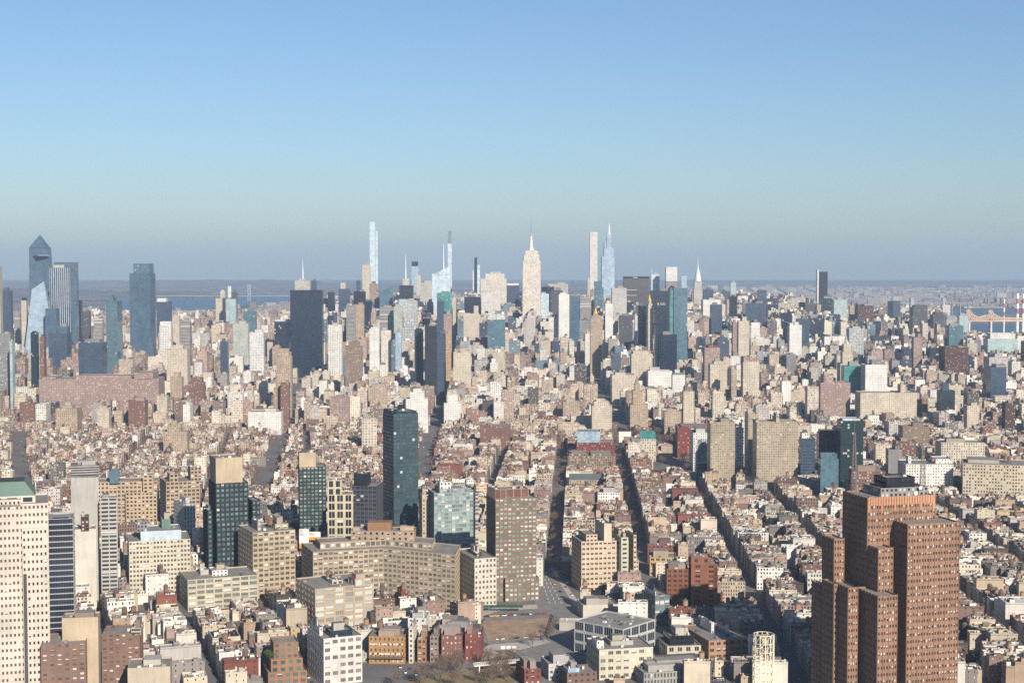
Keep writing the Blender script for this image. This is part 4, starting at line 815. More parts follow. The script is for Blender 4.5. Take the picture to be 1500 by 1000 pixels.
# the brown giant
BW = ST['brown']; BW.rib = 2; BV = S((150, 90, 62), 4.0, 5.1, .42, .999, (52, 36, 34), .0)
def antennas(b):
    X = lambda x, D: (x - 750) * D / FPX - b.ox
    for xx, y0, y1, dd in ((1254, 634, 728, 1032), (1355, 652, 728, 1034)):
        m = MB(); x, y = X(xx, dd), dd - b.oy; z0, z1 = zat(y1, dd), zat(y0, dd); c = lin((110, 104, 98)); n = 10; wv = 1.9
        for i in range(n):
            a, e = z0 + (z1 - z0) * i / n, z0 + (z1 - z0) * (i + 1) / n; u = wv * (1 - .75 * i / n); t = wv * (1 - .75 * (i + 1) / n)
            cs = [(-1, -1), (1, -1), (1, 1), (-1, 1)]
            for q in range(4):
                s0, s1 = cs[q], cs[(q + 1) % 4]
                bar(m, (x + s0[0] * u, y + s0[1] * u, a), (x + s0[0] * t, y + s0[1] * t, e), .28, c)
                bar(m, (x + s0[0] * u, y + s0[1] * u, a), (x + s1[0] * t, y + s1[1] * t, e), .18, c)
                bar(m, (x + s0[0] * u, y + s0[1] * u, a), (x + s1[0] * u, y + s1[1] * u, a), .18, c)
        bar(m, (x, y, z1), (x, y, z1 + 8), .2, c); m.build('lattice_mast', [FAC], b.o)
    for xx, yy, r in ((1345, 722, 1.4), (1352, 714, 1.2), (1338, 728, 1.0)):
        m = MB(); x, y, z = X(xx, 1026), 1026 - b.oy, zat(yy, 1026); p = circle(0, 0, r, 12)
        bar(m, (x, y + .3, zat(730, 1026)), (x, y + .3, z), .25, lin((120, 120, 120)))
        for i in range(12):
            j = (i + 1) % 12; m.face([(x + p[i][0], y - .5, z + p[i][1]), (x + p[j][0], y - .5, z + p[j][1]), (x, y, z)], [(0, 0)] * 3, lin((225, 222, 216)))
            m.face([(x + p[j][0], y - .5, z + p[j][1]), (x + p[i][0], y - .5, z + p[i][1]), (x, y + .05, z)], [(0, 0)] * 3, lin((205, 202, 196)))
        m.build('dish_antenna', [FAC], b.o)
    # fluted coping of paler brick on every parapet edge of the main shaft
    m = b.mb('coping'); A, B = b.L(b.P)[:2]; n = 26; z = b.Z
    for i in range(n):
        t0, t1 = (i + .12) / n, (i + .88) / n
        p = (A[0] + (B[0] - A[0]) * t0, A[1] + (B[1] - A[1]) * t0 - .35); q = (A[0] + (B[0] - A[0]) * t1, A[1] + (B[1] - A[1]) * t1 - .35)
        boxy(m, [p, q, (q[0], q[1] + .3), (p[0], p[1] + .3)], z - (9.5 if i % 5 == 0 else 5.5), z + .25, lin((166, 122, 96)))
F('brick_skyscraper', 'giant brown brick skyscraper|stepped and ribbed, with lattice masts on its roof', 1238, 1374, 729, 1010, BW,
  tiers=[(1268, 1364, .2, .9, 716, 'grey', 'penthouse'), (1284, 1344, .3, .8, 701, 'black', 'machine_room'),
         (1305, 1408, -.55, .2, 770), (1276, 1312, -.4, .0, 803), (1259, 1318, -.85, .0, 872),
         (1208, 1241, .5, 1.0, 787), (1193, 1215, .5, 1.1, 855), (1209, 1236, .1, .6, 852), (1226, 1262, -.3, .3, 858)], rot=16, dep=34, cat='skyscraper', mech=0, fin=antennas, nx=2)
# lattice frame of an old tank
def tank_frame():
    D = 1005; x, y = (1123 - 750) * D / FPX, D; r = 6.8; z1 = zat(928, D); c = lin((214, 204, 180))
    o = bpy.data.objects.new('tank_frame', None); COL.objects.link(o); o.location = (x, y, 0)
    o['label'] = 'tall round white lattice frame left of the giant brown brick skyscraper'.replace('left', 'west'); o['category'] = 'steel frame'
    m = MB(); n = 12; hs = [k * z1 / 9 for k in range(10)]; P = circle(0, 0, r, n)
    for a, e in zip(hs, hs[1:]):
        for i in range(n):
            j = (i + 1) % n
            bar(m, (*P[i], a), (*P[i], e), .42, c); bar(m, (*P[i], e), (*P[j], e), .36, c)
            bar(m, (*P[i], a), (*P[j], e), .22, c) if i % 2 else bar(m, (*P[j], a), (*P[i], e), .22, c)
    m.build('lattice', [FAC], o)
    m = MB(); boxy(m, circle(0, 0, r * .45, 12), z1 - 6, z1 - 1, lin((180, 166, 140))); m.build('tank', [FAC], o)
    FOOT.append((rect(x, y, 16, 16, 0), z1, 'the white lattice frame', 1123, 928, D, None))
tank_frame()

def billboard():
    D = 1400; k = D / FPX; X = lambda x: (x - 436) * k; Z = lambda y: zat(y, D)
    o = bpy.data.objects.new('billboard', None); COL.objects.link(o); o.location = ((436 - 750) * k, D, 0); o['label'] = 'white and amber billboard between the tall tan factory loft and long bent tan loft'; o['category'] = 'billboard'
    W, A, G_ = real(lin((250, 246, 238))), real(lin((232, 168, 64))), lin((90, 90, 92))
    for nm, (xa, xb, ya, yb) in (('poster', (436, 450, 774.5, 803)), ('poster', (448.5, 467, 779, 791))):
        m = MB(); d = 0 if ya < 778 else 1.5; zs = ya + (yb - ya) * (.74 if ya < 778 else .62)
        boxy(m, [(X(xa), d), (X(xb), d), (X(xb), d + .5), (X(xa), d + .5)], Z(zs), Z(ya), W); boxy(m, [(X(xa), d), (X(xb), d), (X(xb), d + .5), (X(xa), d + .5)], Z(yb), Z(zs), A)
        m.build(nm, [FAC], o)
        m = MB(); rng = random.Random(3)                                  # lines too small to read
        for q in range(5 if ya < 778 else 3):
            x0 = X(xa + 1); z = Z(ya + 2.0 + q * 1.9); L = rng.uniform(2, 4.5) if ya < 778 else rng.uniform(3, 9)
            boxy(m, [(x0, d - .12), (x0 + L, d - .12), (x0 + L, d - .03), (x0, d - .03)], z, z + .45, G_)
        m.build('print', [FAC], o)
    m = MB()
    for xx in (438, 448, 452, 464): bar(m, (X(xx), 2.4, 0), (X(xx), 2.4, Z(782)), .5, G_)
    m.build('post', [FAC], o)
billboard()
def awning():
    a, b_ = gnd(666, 897), gnd(766, 897); o = bpy.data.objects.new('awning', None); COL.objects.link(o); o.location = (a[0], a[1], 0); o['label'] = 'dark green street awning along the foot of the cream corner block'; o['category'] = 'awning'
    L = b_[0] - a[0]; m = MB(); boxy(m, [(0, 0), (L, 0), (L, 5), (0, 5)], 4.4, 5.6, lin((44, 78, 66))); m.build('canopy', [FAC], o)
    m = MB()
    for q in range(13): bar(m, (L * q / 12, .3, 0), (L * q / 12, .3, 4.4), .25, lin((40, 70, 60)))
    m.build('post', [FAC], o)
awning()
for fo in FOOT:
    if fo[2] == 'the orange loft with two white banner lines':
        b = fo[6]; A, B = b.L(b.P)[:2]; rng = random.Random(8)
        for y in (943.5, 957.5):
            m = MB(); t = .03; z = zat(y, b.D)
            while t < .96:
                w = rng.uniform(.012, .04); p = (A[0] + (B[0] - A[0]) * t, A[1] + (B[1] - A[1]) * t - .25); q = (A[0] + (B[0] - A[0]) * (t + w), A[1] + (B[1] - A[1]) * (t + w) - .25)
                boxy(m, [p, q, (q[0], q[1] + .2), (p[0], p[1] + .2)], z - .5, z + rng.uniform(.4, 1.0), real(lin((244, 240, 232) if rng.random() < .75 else (60, 58, 60)))); t += w + .006
            m.build('banner_lettering', [FAC], b.o)
        m = MB(); boxy(m, [(A[0], A[1] - 4), (B[0], B[1] - 4), (B[0], B[1] - .02), (A[0], A[1] - .02)], 5, 5.5, real(lin((150, 140, 112)))); m.build('storefront_canopy', [FAC], b.o)
# ------------------------------------------------------------------ ground, roads, water, hills
def struct(name, o, kind='structure'): o['kind'] = kind; return o
def ground_mat():
    m, nt, b = newmat('asphalt'); N = NT(nt); geo = N.n('ShaderNodeNewGeometry').outputs['Position']
    a = N.ramp(N.noise(geo, .02, 6, .7), .3, .7, 0, 1); c = N.ramp(N.noise(geo, .5, 3), .3, .7, .8, 1.2)
    base = N.mix(a, lin((92, 90, 90)), lin((118, 114, 110)))
    # far away the blocks themselves become the ground tone: built-up land
    sp = N.n('ShaderNodeSeparateXYZ'); N.l(geo, sp.inputs[0])
    vor = N.n('ShaderNodeTexVoronoi', feature='F1'); vor.inputs['Scale'].default_value = .016; N.l(geo, vor.inputs['Vector'])
    far = N.ramp(sp.outputs[1], 7000, 9500, 0, 1)
    hs = N.n('ShaderNodeSeparateColor'); N.l(vor.outputs['Color'], hs.inputs[0])
    land = N.mix(hs.outputs[0], lin((70, 68, 64)), lin((150, 136, 126)))
    green = N.ramp(N.noise(geo, .0009, 4), .45, .6, 0, .8)
    land = N.mix(green, land, lin((64, 62, 50)))
    col = N.mix(far, base, land)
    vm = N.n('ShaderNodeVectorMath', operation='SCALE'); N.l(col, vm.inputs[0]); N.l(c, vm.inputs['Scale']); N.l(vm.outputs[0], b.inputs['Base Color'])
    b.inputs['Roughness'].default_value = .9; b.inputs['Specular IOR Level'].default_value = .2
    return m
GM = ground_mat()
GX, GY0, GY1 = 15000, -3000, 30000
def sheet(name, poly, z, mat, kind='structure'):
    me = bpy.data.meshes.new(name); me.from_pydata([(x, y, z) for x, y in poly], [], [tuple(range(len(poly)))]); me.materials.append(mat)
    o = bpy.data.objects.new(name, me); COL.objects.link(o); o['kind'] = kind; return o
sheet('ground', [(-GX, GY0), (GX, GY0), (GX, GY1), (-GX, GY1)], 0, GM)
WM, _nt, _b = newmat('river_water'); _N = NT(_nt); _b.inputs['Base Color'].default_value = (*lin((46, 70, 90)), 1); _b.inputs['Roughness'].default_value = .38; _b.inputs['Specular IOR Level'].default_value = .3
_bp = _N.n('ShaderNodeBump'); _bp.inputs['Strength'].default_value = .5; _bp.inputs['Distance'].default_value = 1.5
_N.l(_N.noise(_N.n('ShaderNodeNewGeometry').outputs['Position'], .06, 4), _bp.inputs['Height']); _N.l(_bp.outputs[0], _b.inputs['Normal'])
G = gnd
RIVER_W = [(-2500, 9600), (-2150, 10300), (-1950, 11200), (-1850, 12300), (-1700, 14000), (-1900, 15600), (-3900, 15200), (-3150, 12000)]
RIVER_E = [(1780, 6280), (3300, 6200), (3300, 7500), (2200, 7650)]
RIVER_N = [(2300, 9300), (3400, 9000), (7000, 9200), (7000, 10200), (3500, 10300), (2400, 10000)]
sheet('river_water', RIVER_W, .02, WM); sheet('strait_water', RIVER_E, .02, WM); sheet('bay_water', RIVER_N, .02, WM)
def inpoly(x, y, P):
    c = False; n = len(P); j = n - 1
    for i in range(n):
        if (P[i][1] > y) != (P[j][1] > y) and x < (P[j][0] - P[i][0]) * (y - P[i][1]) / (P[j][1] - P[i][1]) + P[i][0]: c = not c
        j = i
    return c
# hills on the far shore
HM = plain('woodland_slope', (92, 88, 78), nscale=.004, namp=.4)
def hills(name, x0, x1, Y, prof, depth, seed):
    rng = random.Random(seed); n = 90; v = []; f = []
    for j, (dy, kf) in enumerate(((0, 0), (depth * .2, .8), (depth * .5, 1), (depth, 0))):
        for i in range(n + 1):
            t = i / n; h = prof(t) * (.9 + .2 * math.sin(i * .9 + j) * .5 + rng.uniform(-.05, .05))
            v.append((x0 + (x1 - x0) * t, Y + dy + rng.uniform(-30, 30), max(0, h * kf) - (2 if kf == 0 else 0)))
    for j in range(3):
        for i in range(n): a = j * (n + 1) + i; f.append((a, a + 1, a + n + 2, a + n + 1))
    me = bpy.data.meshes.new(name); me.from_pydata(v, [], f); me.materials.append(HM); me.polygons.foreach_set('use_smooth', [True] * len(f))
    o = bpy.data.objects.new(name, me); COL.objects.link(o); o['kind'] = 'structure'
ss = lambda t, a, b: max(0, min(1, (t - a) / (b - a))) ** 1 * 1.0
hills('hills', -9500, -2450, 13500, lambda t: 62 * (1 - .25 * math.cos(t * 14)) * (1 - ss(t, .93, 1)), 1800, 3)
hills('hills', -4600, 1500, 20500, lambda t: 36 + 12 * math.sin(t * 7), 1800, 4)
hills('hills', 1000, 14000, 24500, lambda t: 36 + 12 * math.sin(t * 11), 1800, 5)
hills('hills', -13500, -3000, 22500, lambda t: 56 + 16 * math.sin(t * 9), 2000, 6)
# pavements, car park and road paint round the plaza
PAVE = plain('pavement', (168, 160, 150), nscale=.3, namp=.2); DIRT = plain('bare_earth', (150, 126, 102), nscale=.12, namp=.3); PAINT = plain('road_paint', (222, 220, 210), nscale=.8)
ASPH = plain('road_asphalt', (122, 116, 112), nscale=.15, namp=.22)
gp = lambda *pts: [G(x, y) for x, y in pts]
PLAZA = gp((676, 1000), (706, 905), (728, 893), (788, 890), (782, 832), (806, 832), (846, 884), (838, 930), (842, 1000))
sheet('road', gp((600, 1010), (708, 898), (728, 890), (784, 886), (781, 832), (806, 832), (848, 884), (838, 936), (850, 1010)), .02, ASPH)
sheet('car_park', gp((716, 940), (706, 910), (804, 904), (803, 932)), .05, DIRT)
def slab(name, poly, z, mat):
    n = len(poly); v = [(x, y, .0) for x, y in poly] + [(x, y, z) for x, y in poly]
    f = [tuple(range(n, 2 * n))] + [(i, (i + 1) % n, n + (i + 1) % n, n + i) for i in range(n)]
    me = bpy.data.meshes.new(name); me.from_pydata(v, [], f); me.materials.append(mat); o = bpy.data.objects.new(name, me); COL.objects.link(o); o['kind'] = 'structure'
slab('pavement', gp((700, 896), (730, 888), (786, 885), (788, 890), (730, 894), (705, 902)), .16, PAVE)
slab('pavement', gp((806, 832), (810, 832), (850, 883), (842, 888)), .16, PAVE)
slab('pavement', gp((690, 960), (716, 944), (800, 936), (806, 940), (740, 956), (700, 975)), .16, PAVE)
sheet('ramp_road', gp((706, 940), (740, 948), (764, 962), (768, 974), (730, 974), (706, 956)), .05, plain('dark_asphalt', (66, 66, 70), nscale=.2, namp=.2))
slab('lawn', gp((560, 1010), (640, 985), (760, 975), (750, 1010)), .18, plain('dry_lawn', (126, 112, 82), nscale=.2, namp=.3))
mb = []
for k in range(9):                                  # lane lines on the avenue by the brick tower
    for (xa, xb) in ((789, 806), (793, 815), (797, 824)):
        t0, t1 = k / 9, (k + .5) / 9
        p = G(xa + (xb - xa) * t0, 836 + 50 * t0); q = G(xa + (xb - xa) * t1, 836 + 50 * t1)
        mb.append([(p[0] - .25, p[1]), (p[0] + .25, p[1]), (q[0] + .25, q[1]), (q[0] - .25, q[1])])
v = []; f = []
for p in mb: n = len(v); v += [(x, y, .06) for x, y in p]; f.append((n, n + 1, n + 2, n + 3))
for x0 in range(5):                                 # crossing bars
    for k in range(7):
        a = G(735 + x0 * 12 + k * 1.2, 960 - x0 * 6); n = len(v); v += [(a[0], a[1], .06), (a[0] + .5, a[1], .06), (a[0] + .5, a[1] + 5, .06), (a[0], a[1] + 5, .06)]; f.append((n, n + 1, n + 2, n + 3))
for o_ in (-6, -2, 2, 6):                             # lanes of the curving tunnel ramp
    for k in range(10):
        p = G(706 + k * 6 , 944 + k * 2.1 + o_ * .45); q = G(706 + (k + .7) * 6, 944 + (k + .7) * 2.1 + o_ * .45); n = len(v); v += [(p[0], p[1] - .15, .09), (q[0], q[1] - .15, .09), (q[0], q[1] + .15, .09), (p[0], p[1] + .15, .09)]; f.append((n, n + 1, n + 2, n + 3))
me = bpy.data.meshes.new('road_markings'); me.from_pydata(v, [], f); me.materials.append(PAINT); o = bpy.data.objects.new('road_markings', me); COL.objects.link(o); o['kind'] = 'structure'

# ------------------------------------------------------------------ filler buildings
PAL = dict(
 soho=[((190, 152, 132), 2.4), ((162, 122, 106), 2), ((224, 202, 170), 5), ((238, 230, 214), 5), ((202, 190, 178), 3), ((152, 140, 132), 2), ((176, 96, 76), 1), ((210, 176, 138), 3), ((116, 98, 92), 1), ((226, 186, 132), .6)],
 village=[((182, 138, 116), 3.8), ((156, 116, 98), 3), ((210, 180, 148), 5), ((226, 208, 180), 3.4), ((180, 166, 152), 1.8), ((128, 102, 92), 2), ((238, 230, 216), 2), ((176, 104, 84), 1)],
 mid=[((212, 186, 154), 5), ((226, 208, 180), 5), ((188, 152, 130), 2.6), ((166, 130, 114), 2), ((236, 228, 214), 4), ((190, 182, 174), 2), ((202, 162, 138), 1.5), ((122, 108, 104), 1)],
 town=[((216, 202, 182), 4), ((198, 182, 164), 3), ((178, 150, 134), 2), ((178, 178, 178), 3), ((92, 108, 130), 4), ((138, 164, 180), 3), ((62, 74, 96), 4), ((232, 226, 216), 3)],
 far=[((190, 178, 166), 3), ((182, 164, 150), 3), ((202, 196, 190), 1.6), ((160, 152, 148), 3), ((158, 130, 116), 2)])
CNAME = {}
def cname(c):
    r, g, b = c; mx, mn = max(c), min(c)
    if mx - mn < 22: return 'white' if mx > 222 else ('pale grey' if mx > 172 else ('grey' if mx > 118 else 'dark grey'))
    if b > r: return 'blue-grey' if mx < 150 else 'pale blue'
    if r > 168 and g < 100: return 'red brick'
    if r < 135: return 'dark brown'
    if r < 168: return 'brown brick'
    if g < 146: return 'rosy brick' if r < 196 else 'salmon'
    if r > 214 and g > 196: return 'cream'
    if g < 172 and b < 128: return 'ochre'
    return 'tan' if r > 196 else 'dusty tan'
RCOL = [((234, 228, 218), 5, 'white roof'), ((192, 186, 180), 4, 'grey roof'), ((190, 172, 154), 3, 'sandy roof'), ((104, 98, 96), 2.6, 'dark roof'), ((160, 132, 118), 1.2, 'rust-toned roof'), ((76, 74, 78), 1.2, 'black roof')]
def pick(rng, L):
    t = rng.uniform(0, sum(x[1] for x in L))
    for x in L:
        t -= x[1]
        if t <= 0: return x
    return L[-1]
# landmark footprints in a coarse hash, so that nothing is built inside them
occ = {}
for i, fo in enumerate(FOOT):
    P = fo[0]; xs = [p[0] for p in P]; ys = [p[1] for p in P]
    for gx in range(int(min(xs) // 60) - 1, int(max(xs) // 60) + 2):
        for gy in range(int(min(ys) // 60) - 1, int(max(ys) // 60) + 2): occ.setdefault((gx, gy), []).append(i)
def hits_landmark(poly):
    cx = sum(p[0] for p in poly) / 4; cy = sum(p[1] for p in poly) / 4
    for i in occ.get((int(cx // 60), int(cy // 60)), ()):
        P = FOOT[i][0]
        for p in list(poly) + [(cx, cy)] + [((poly[k][0] + poly[(k + 1) % 4][0]) / 2, (poly[k][1] + poly[(k + 1) % 4][1]) / 2) for k in range(4)]:
            if inpoly(p[0], p[1], P): return True
        for p in list(P) + [(sum(q[0] for q in P) / len(P), sum(q[1] for q in P) / len(P))]:
            if inpoly(p[0], p[1], poly): return True
    return False
PARK = [(270, 2400), (270, 2445), (60, 2445), (60, 2580), (330, 2580), (330, 2400)]
PARK = gp((818, 652), (818, 640), (985, 640), (992, 655), (960, 668), (900, 655))
KEEPOUT = [gp((812, 1000), (812, 925), (905, 925), (905, 1000)), gp((690, 906), (728, 888), (800, 836), (850, 890), (800, 960)), PLAZA, PARK, gp((950, 705), (950, 672), (1036, 668), (1050, 700)), gp((1100, 850), (1060, 905), (1110, 912), (1140, 870))]
# wide avenues seen along their length (centre line in pixels, half width)
def aveline(pts, hw): return [G(*p) for p in pts], hw
AVES = [aveline(((440, 555), (412, 640), (392, 690), (380, 730)), 11), aveline(((660, 540), (640, 610), (620, 680), (606, 720)), 11), aveline(((28, 640), (30, 690), (40, 740)), 9),
        aveline(((893, 585), (915, 632)), 10), aveline(((862, 548), (893, 585)), 10), aveline(((108, 900), (112, 830), (104, 790)), 10), aveline(((806, 832), (826, 850), (846, 880)), 13),
        aveline(((470, 935), (560, 905), (640, 900), (730, 890)), 9)]
def on_avenue(x, y, r):
    for pts, hw in AVES:
        for a, b in zip(pts, pts[1:]):
            dx, dy = b[0] - a[0], b[1] - a[1]; L2 = dx * dx + dy * dy
            t = max(0, min(1, ((x - a[0]) * dx + (y - a[1]) * dy) / L2))
            if math.hypot(x - a[0] - dx * t, y - a[1] - dy * t) < hw + r: return True
    return False
FILL = []
def zone(x, y, rng):
    """(palette, height) by place"""
    sx, _, = 750 + FPX * x / y, 0
    g = rng.gauss; u = rng.random()
    if y < 1600:
        if x < -40: return 'soho', max(9, g(24, 8)) if u < .8 else rng.uniform(32, 46)
        return 'soho', max(12, g(22, 4)) if u < .93 else rng.uniform(28, 38)
    if y < 2000:
        if x < -60: return ('village', max(9, g(16, 4))) if u < .86 else ('soho', rng.uniform(24, 42))
        return 'soho', max(13, g(23, 4)) if u < .95 else rng.uniform(28, 40)
    if y < 2750:
        if x < -50: return 'village', max(8, g(14, 3)) if u < .955 else rng.uniform(22, 48)
        if x > 380: return 'soho', max(11, g(20, 5)) if u < .9 else rng.uniform(28, 52)
        return 'village', max(10, g(18, 4)) if u < .93 else rng.uniform(24, 46)
    if y < 3600:
        if x < -300: return ('village', max(9, g(18, 5))) if u < .74 else ('mid', rng.uniform(28, 62))
        if x > 350: return 'mid', max(12, g(28, 10)) if u < .8 else rng.uniform(40, 78)
        return 'mid', max(12, g(28, 10)) if u < .78 else rng.uniform(40, 72)
    if y < 4500:
        if x < -450: return 'mid', max(10, g(26, 10)) if u < .8 else rng.uniform(45, 85)
        if u < .62: return 'mid', max(14, g(42, 14))
        return ('town' if u > .78 else 'mid'), rng.uniform(60, 116 if x < 700 else 96)
    if y < 6600:
        if x < -700: return 'mid', max(10, g(30, 12)) if u < .72 else rng.uniform(50, 105)
        if x > 1100: return 'mid' if u < .8 else 'town', max(14, g(46, 16)) if rng.random() < .62 else rng.uniform(70, 128)
        return ('town' if u < .82 else 'mid'), max(40, g(112, 32)) if rng.random() < .58 else rng.uniform(125, 182 if y > 5000 else 150)
    if -900 < x < 1500 and y < 10500: return 'far', max(12, g(42, 16)) if u < .7 else rng.uniform(60, 112)
    return 'far', max(6, g(12, 5)) if u < .955 else rng.uniform(25, 62)
LMK = np.array([(fo[6].x0 if fo[6] else fo[3] - 16, fo[6].x1 if fo[6] else fo[3] + 16, proj(0, fo[5], fo[1])[1], proj(0, fo[5], 0)[1], fo[5]) for fo in FOOT])
LMK_Y = LMK[:, 2] + (np.minimum(LMK[:, 3], 1004) - LMK[:, 2]) * np.select([LMK[:, 4] < 1700, LMK[:, 4] < 2600, LMK[:, 4] < 4700], [.85, .66, .52], .32)
for _i, _fo in enumerate(FOOT):
    if _fo[6] and getattr(_fo[6], 'vis', None): LMK_Y[_i] = _fo[6].vis
def add_lot(cx, cy, w, d, a, rng, party=(1, 3), hk=1.0):
    if cy < 1050 or abs(cx) > cy * .345 + 30: return
    for K in KEEPOUT:
        if inpoly(cx, cy, K): return
    for K in (RIVER_W, RIVER_E, RIVER_N):
        if cy > 3500 and inpoly(cx, cy, K): return
    if cy < 1140 and -105 < cx < 50: return
    if on_avenue(cx, cy, min(w, d) / 2 + 2): return
    poly = rect(cx, cy, w, d, a)
    if hits_landmark(poly): return
    pal, h = zone(cx, cy, rng)
    if cy < 1260 and cx < -40: h = max(8, rng.gauss(15, 4))
    if 106 < 750 + FPX * cx / cy < 205 and 1130 < cy < 1300: h = rng.uniform(20, 42)
    h *= hk
    if cy < 3700: h = min(h, max(19, (2.4 if cy < 2650 else 3.6) * min(w, d)))
    ca_, sa_ = abs(math.cos(a)), abs(math.sin(a)); hw = (w * ca_ + d * sa_) / 2 * FPX / cy; sx = 750 + FPX * cx / cy
    if sx > 1390 and 4000 < cy < 6400:
        h = min(h, zat(487 + rng.uniform(0, 8), cy))
        if h < 6: h = 6
    m = (LMK[:, 4] > cy + 4) & (LMK[:, 0] + 2 < sx + hw) & (LMK[:, 1] - 2 > sx - hw)
    if m.any():
        lim = zat(LMK_Y[m].max(), cy + d / 2)
        if h > lim:
            if lim < 7: return
            h = lim * rng.uniform(.8, 1)
    col = pick(rng, PAL[pal])[0]; dl = rng.uniform(-16, 16); col = tuple(max(20, min(248, c + dl + rng.uniform(-3, 3))) for c in col); rc = pick(rng, RCOL) if cy < 1650 or rng.random() < .6 else rng.choice(RCOL[1:5])
    FILL.append(dict(P=poly, c=(cx, cy), w=w, d=d, a=a, h=h, pal=pal, col=col, roof=rc[0], rname=rc[2], rnd=rng.random() * 99, pf=party, bulk=rng.random(), tank=rng.random(), seed=rng.random(), party=rng.random()))
def pieces(d, D, rng):
    """a street house and, often, a lower rear wing"""
    if D > 3400 or d < 20 or rng.random() < .25: return [(0, d, 1)]
    e = d * rng.uniform(.5, .72); r = [(0, e, 1)]
    if rng.random() < .7: r.append((e + .1, (d - e) * rng.uniform(.5, 1), rng.uniform(.3, .85)))
    return r
def grid(u0, u1, v0, v1, a, bu, bv, su, sv, lw, ld, seed, ok=lambda x, y: True, jit=0.0):
    """blocks bu x bv in streets su, sv wide; u across, v away; each block packed with lots"""
    rng = random.Random(seed); ar = R(a); ca, sa = math.cos(ar), math.sin(ar)
    W_ = lambda u, v: (u * ca - v * sa, u * sa + v * ca)
    u = u0
    while u < u1:
        v = v0 + rng.uniform(0, jit)
        while v < v1:
            c = W_(u + bu / 2, v + bv / 2)
            if c[1] > 1000 and abs(c[0]) < c[1] * .36 + 200:
                if bu >= bv:                                    # long side across: two rows of lots facing the cross streets
                    rows = 2 if bv > 34 else 1; dd = bv / rows
                    for r_ in range(rows):
                        p = 0
                        while p < bu - 4:
                            w = min(rng.uniform(*lw) * (1 if rng.random() < .88 else rng.uniform(1.5, 2.6)), bu - p)
                            if bu - p - w < lw[0] * .7: w = bu - p
                            d = dd - rng.choice((0, 0, 2, 5, 8)) * (1 if dd > 20 else 0)
                            for o_, e_, hk in pieces(d, c[1], rng):
                                x, y = W_(u + p + w / 2, v + r_ * dd + (o_ + e_ / 2 if r_ == 0 else dd - o_ - e_ / 2))
                                if ok(x, y): add_lot(x, y, w - .15, e_, ar, rng, (1, 3), hk)
                            p += w
                else:
                    cols = 2 if bu > 34 else 1; dd = bu / cols
                    for r_ in range(cols):
                        p = 0
                        while p < bv - 4:
                            w = min(rng.uniform(*lw) * (1 if rng.random() < .88 else rng.uniform(1.5, 2.6)), bv - p)
                            if bv - p - w < lw[0] * .7: w = bv - p
                            d = dd - rng.choice((0, 0, 2, 5, 8)) * (1 if dd > 20 else 0)
                            for o_, e_, hk in pieces(d, c[1], rng):
                                x, y = W_(u + r_ * dd + (o_ + e_ / 2 if r_ == 0 else dd - o_ - e_ / 2), v + p + w / 2)
                                if ok(x, y): add_lot(x, y, e_, w - .15, ar, rng, (0, 2), hk)
                            p += w
            v += bv + sv
        u += bu + su
px = lambda x, y: 750 + FPX * x / y
# SoHo and the village east of the plaza: streets run away from the viewer
grid(-102, 1100, 1060, 1968, -2.4, 72, 152, 17, 12, (5.5, 10), 30, 5, ok=lambda x, y: x > -30)
grid(-280, 1150, 1984, 2430, -2.4, 72, 130, 17, 12, (5.5, 10), 28, 6, ok=lambda x, y: x > -95)
# Hudson square and Tribeca to the west
grid(-900, 600, 1050, 1640, 18, 58, 134, 11, 12, (7, 14), 28, 7, ok=lambda x, y: x < -34 and y < 1660)
# west village
grid(-1300, 300, 1500, 2680, 8, 120, 54, 12, 13, (5.5, 10), 26, 8, ok=lambda x, y: (x < -34 and y >= 1662 and (y < 1984 or x < -100)) or (y > 2446 and x < -60), jit=20)
# the gridiron
grid(-1379, 1600, 2452, 3700, 1.3, 302, 60, 28, 18, (9, 24), 28, 9, ok=lambda x, y: y > 2446 and (x > -60 or y > 2690))
grid(-1709, 2000, 3640, 4560, 1.3, 302, 60, 28, 18, (13, 30), 28, 10, ok=lambda x, y: y > 3705)
grid(-2369, 2400, 4560, 6650, 1.3, 300, 60, 30, 18, (17, 40), 28, 12, ok=lambda x, y: x > -1900 or y < 4700)
grid(-1500, 2000, 6700, 10600, 1.3, 236, 60, 30, 20, (22, 60), 28, 13, ok=lambda x, y: -1850 < x < 1600 + (y - 6700) * .1)
grid(-3500, -1840, 6700, 9500, 1.3, 236, 60, 30, 20, (22, 60), 28, 17)
# across the rivers
grid(1900, 5600, 5400, 12000, -14, 200, 70, 30, 24, (14, 50), 30, 14, ok=lambda x, y: x > 2000)
grid(-700, 6200, 10800, 19500, -8, 260, 110, 70, 60, (24, 90), 40, 15)
grid(-6500, -2300, 6500, 14000, 12, 220, 90, 120, 100, (26, 90), 40, 16, ok=lambda x, y: x < -2600)
print('fill', len(FILL))
# ------------------------------------------------------------------ which filler buildings show largest (a small depth-sorted raster)
def screen(poly, z0, z1):
    pts = [proj(x, y, z) for x, y in poly for z in (z0, z1)]
    xs = [p[0] for p in pts]; ys = [p[1] for p in pts]; return min(xs), max(xs), min(ys), max(ys)
BW_, BH_ = 1500, 1000
ids = np.full((BH_, BW_), -1, dtype=np.int32)
items = [(max(p[1] for p in f['P']), i, f['P'], f['h']) for i, f in enumerate(FILL)] + [(max(p[1] for p in fo[0]), -2, fo[0], fo[1]) for fo in FOOT]
items.sort(key=lambda t: -t[0])
for _, i, P, h in items:
    a, b, c, d = screen(P, 0, h)
    a, b, c, d = max(0, int(a + .5)), min(BW_, int(b + .5)), max(0, int(c + .5)), min(BH_, int(d + .5))
    if a < b and c < d: ids[c:d, a:b] = i
cnt = np.bincount(ids[ids >= 0].ravel(), minlength=len(FILL))
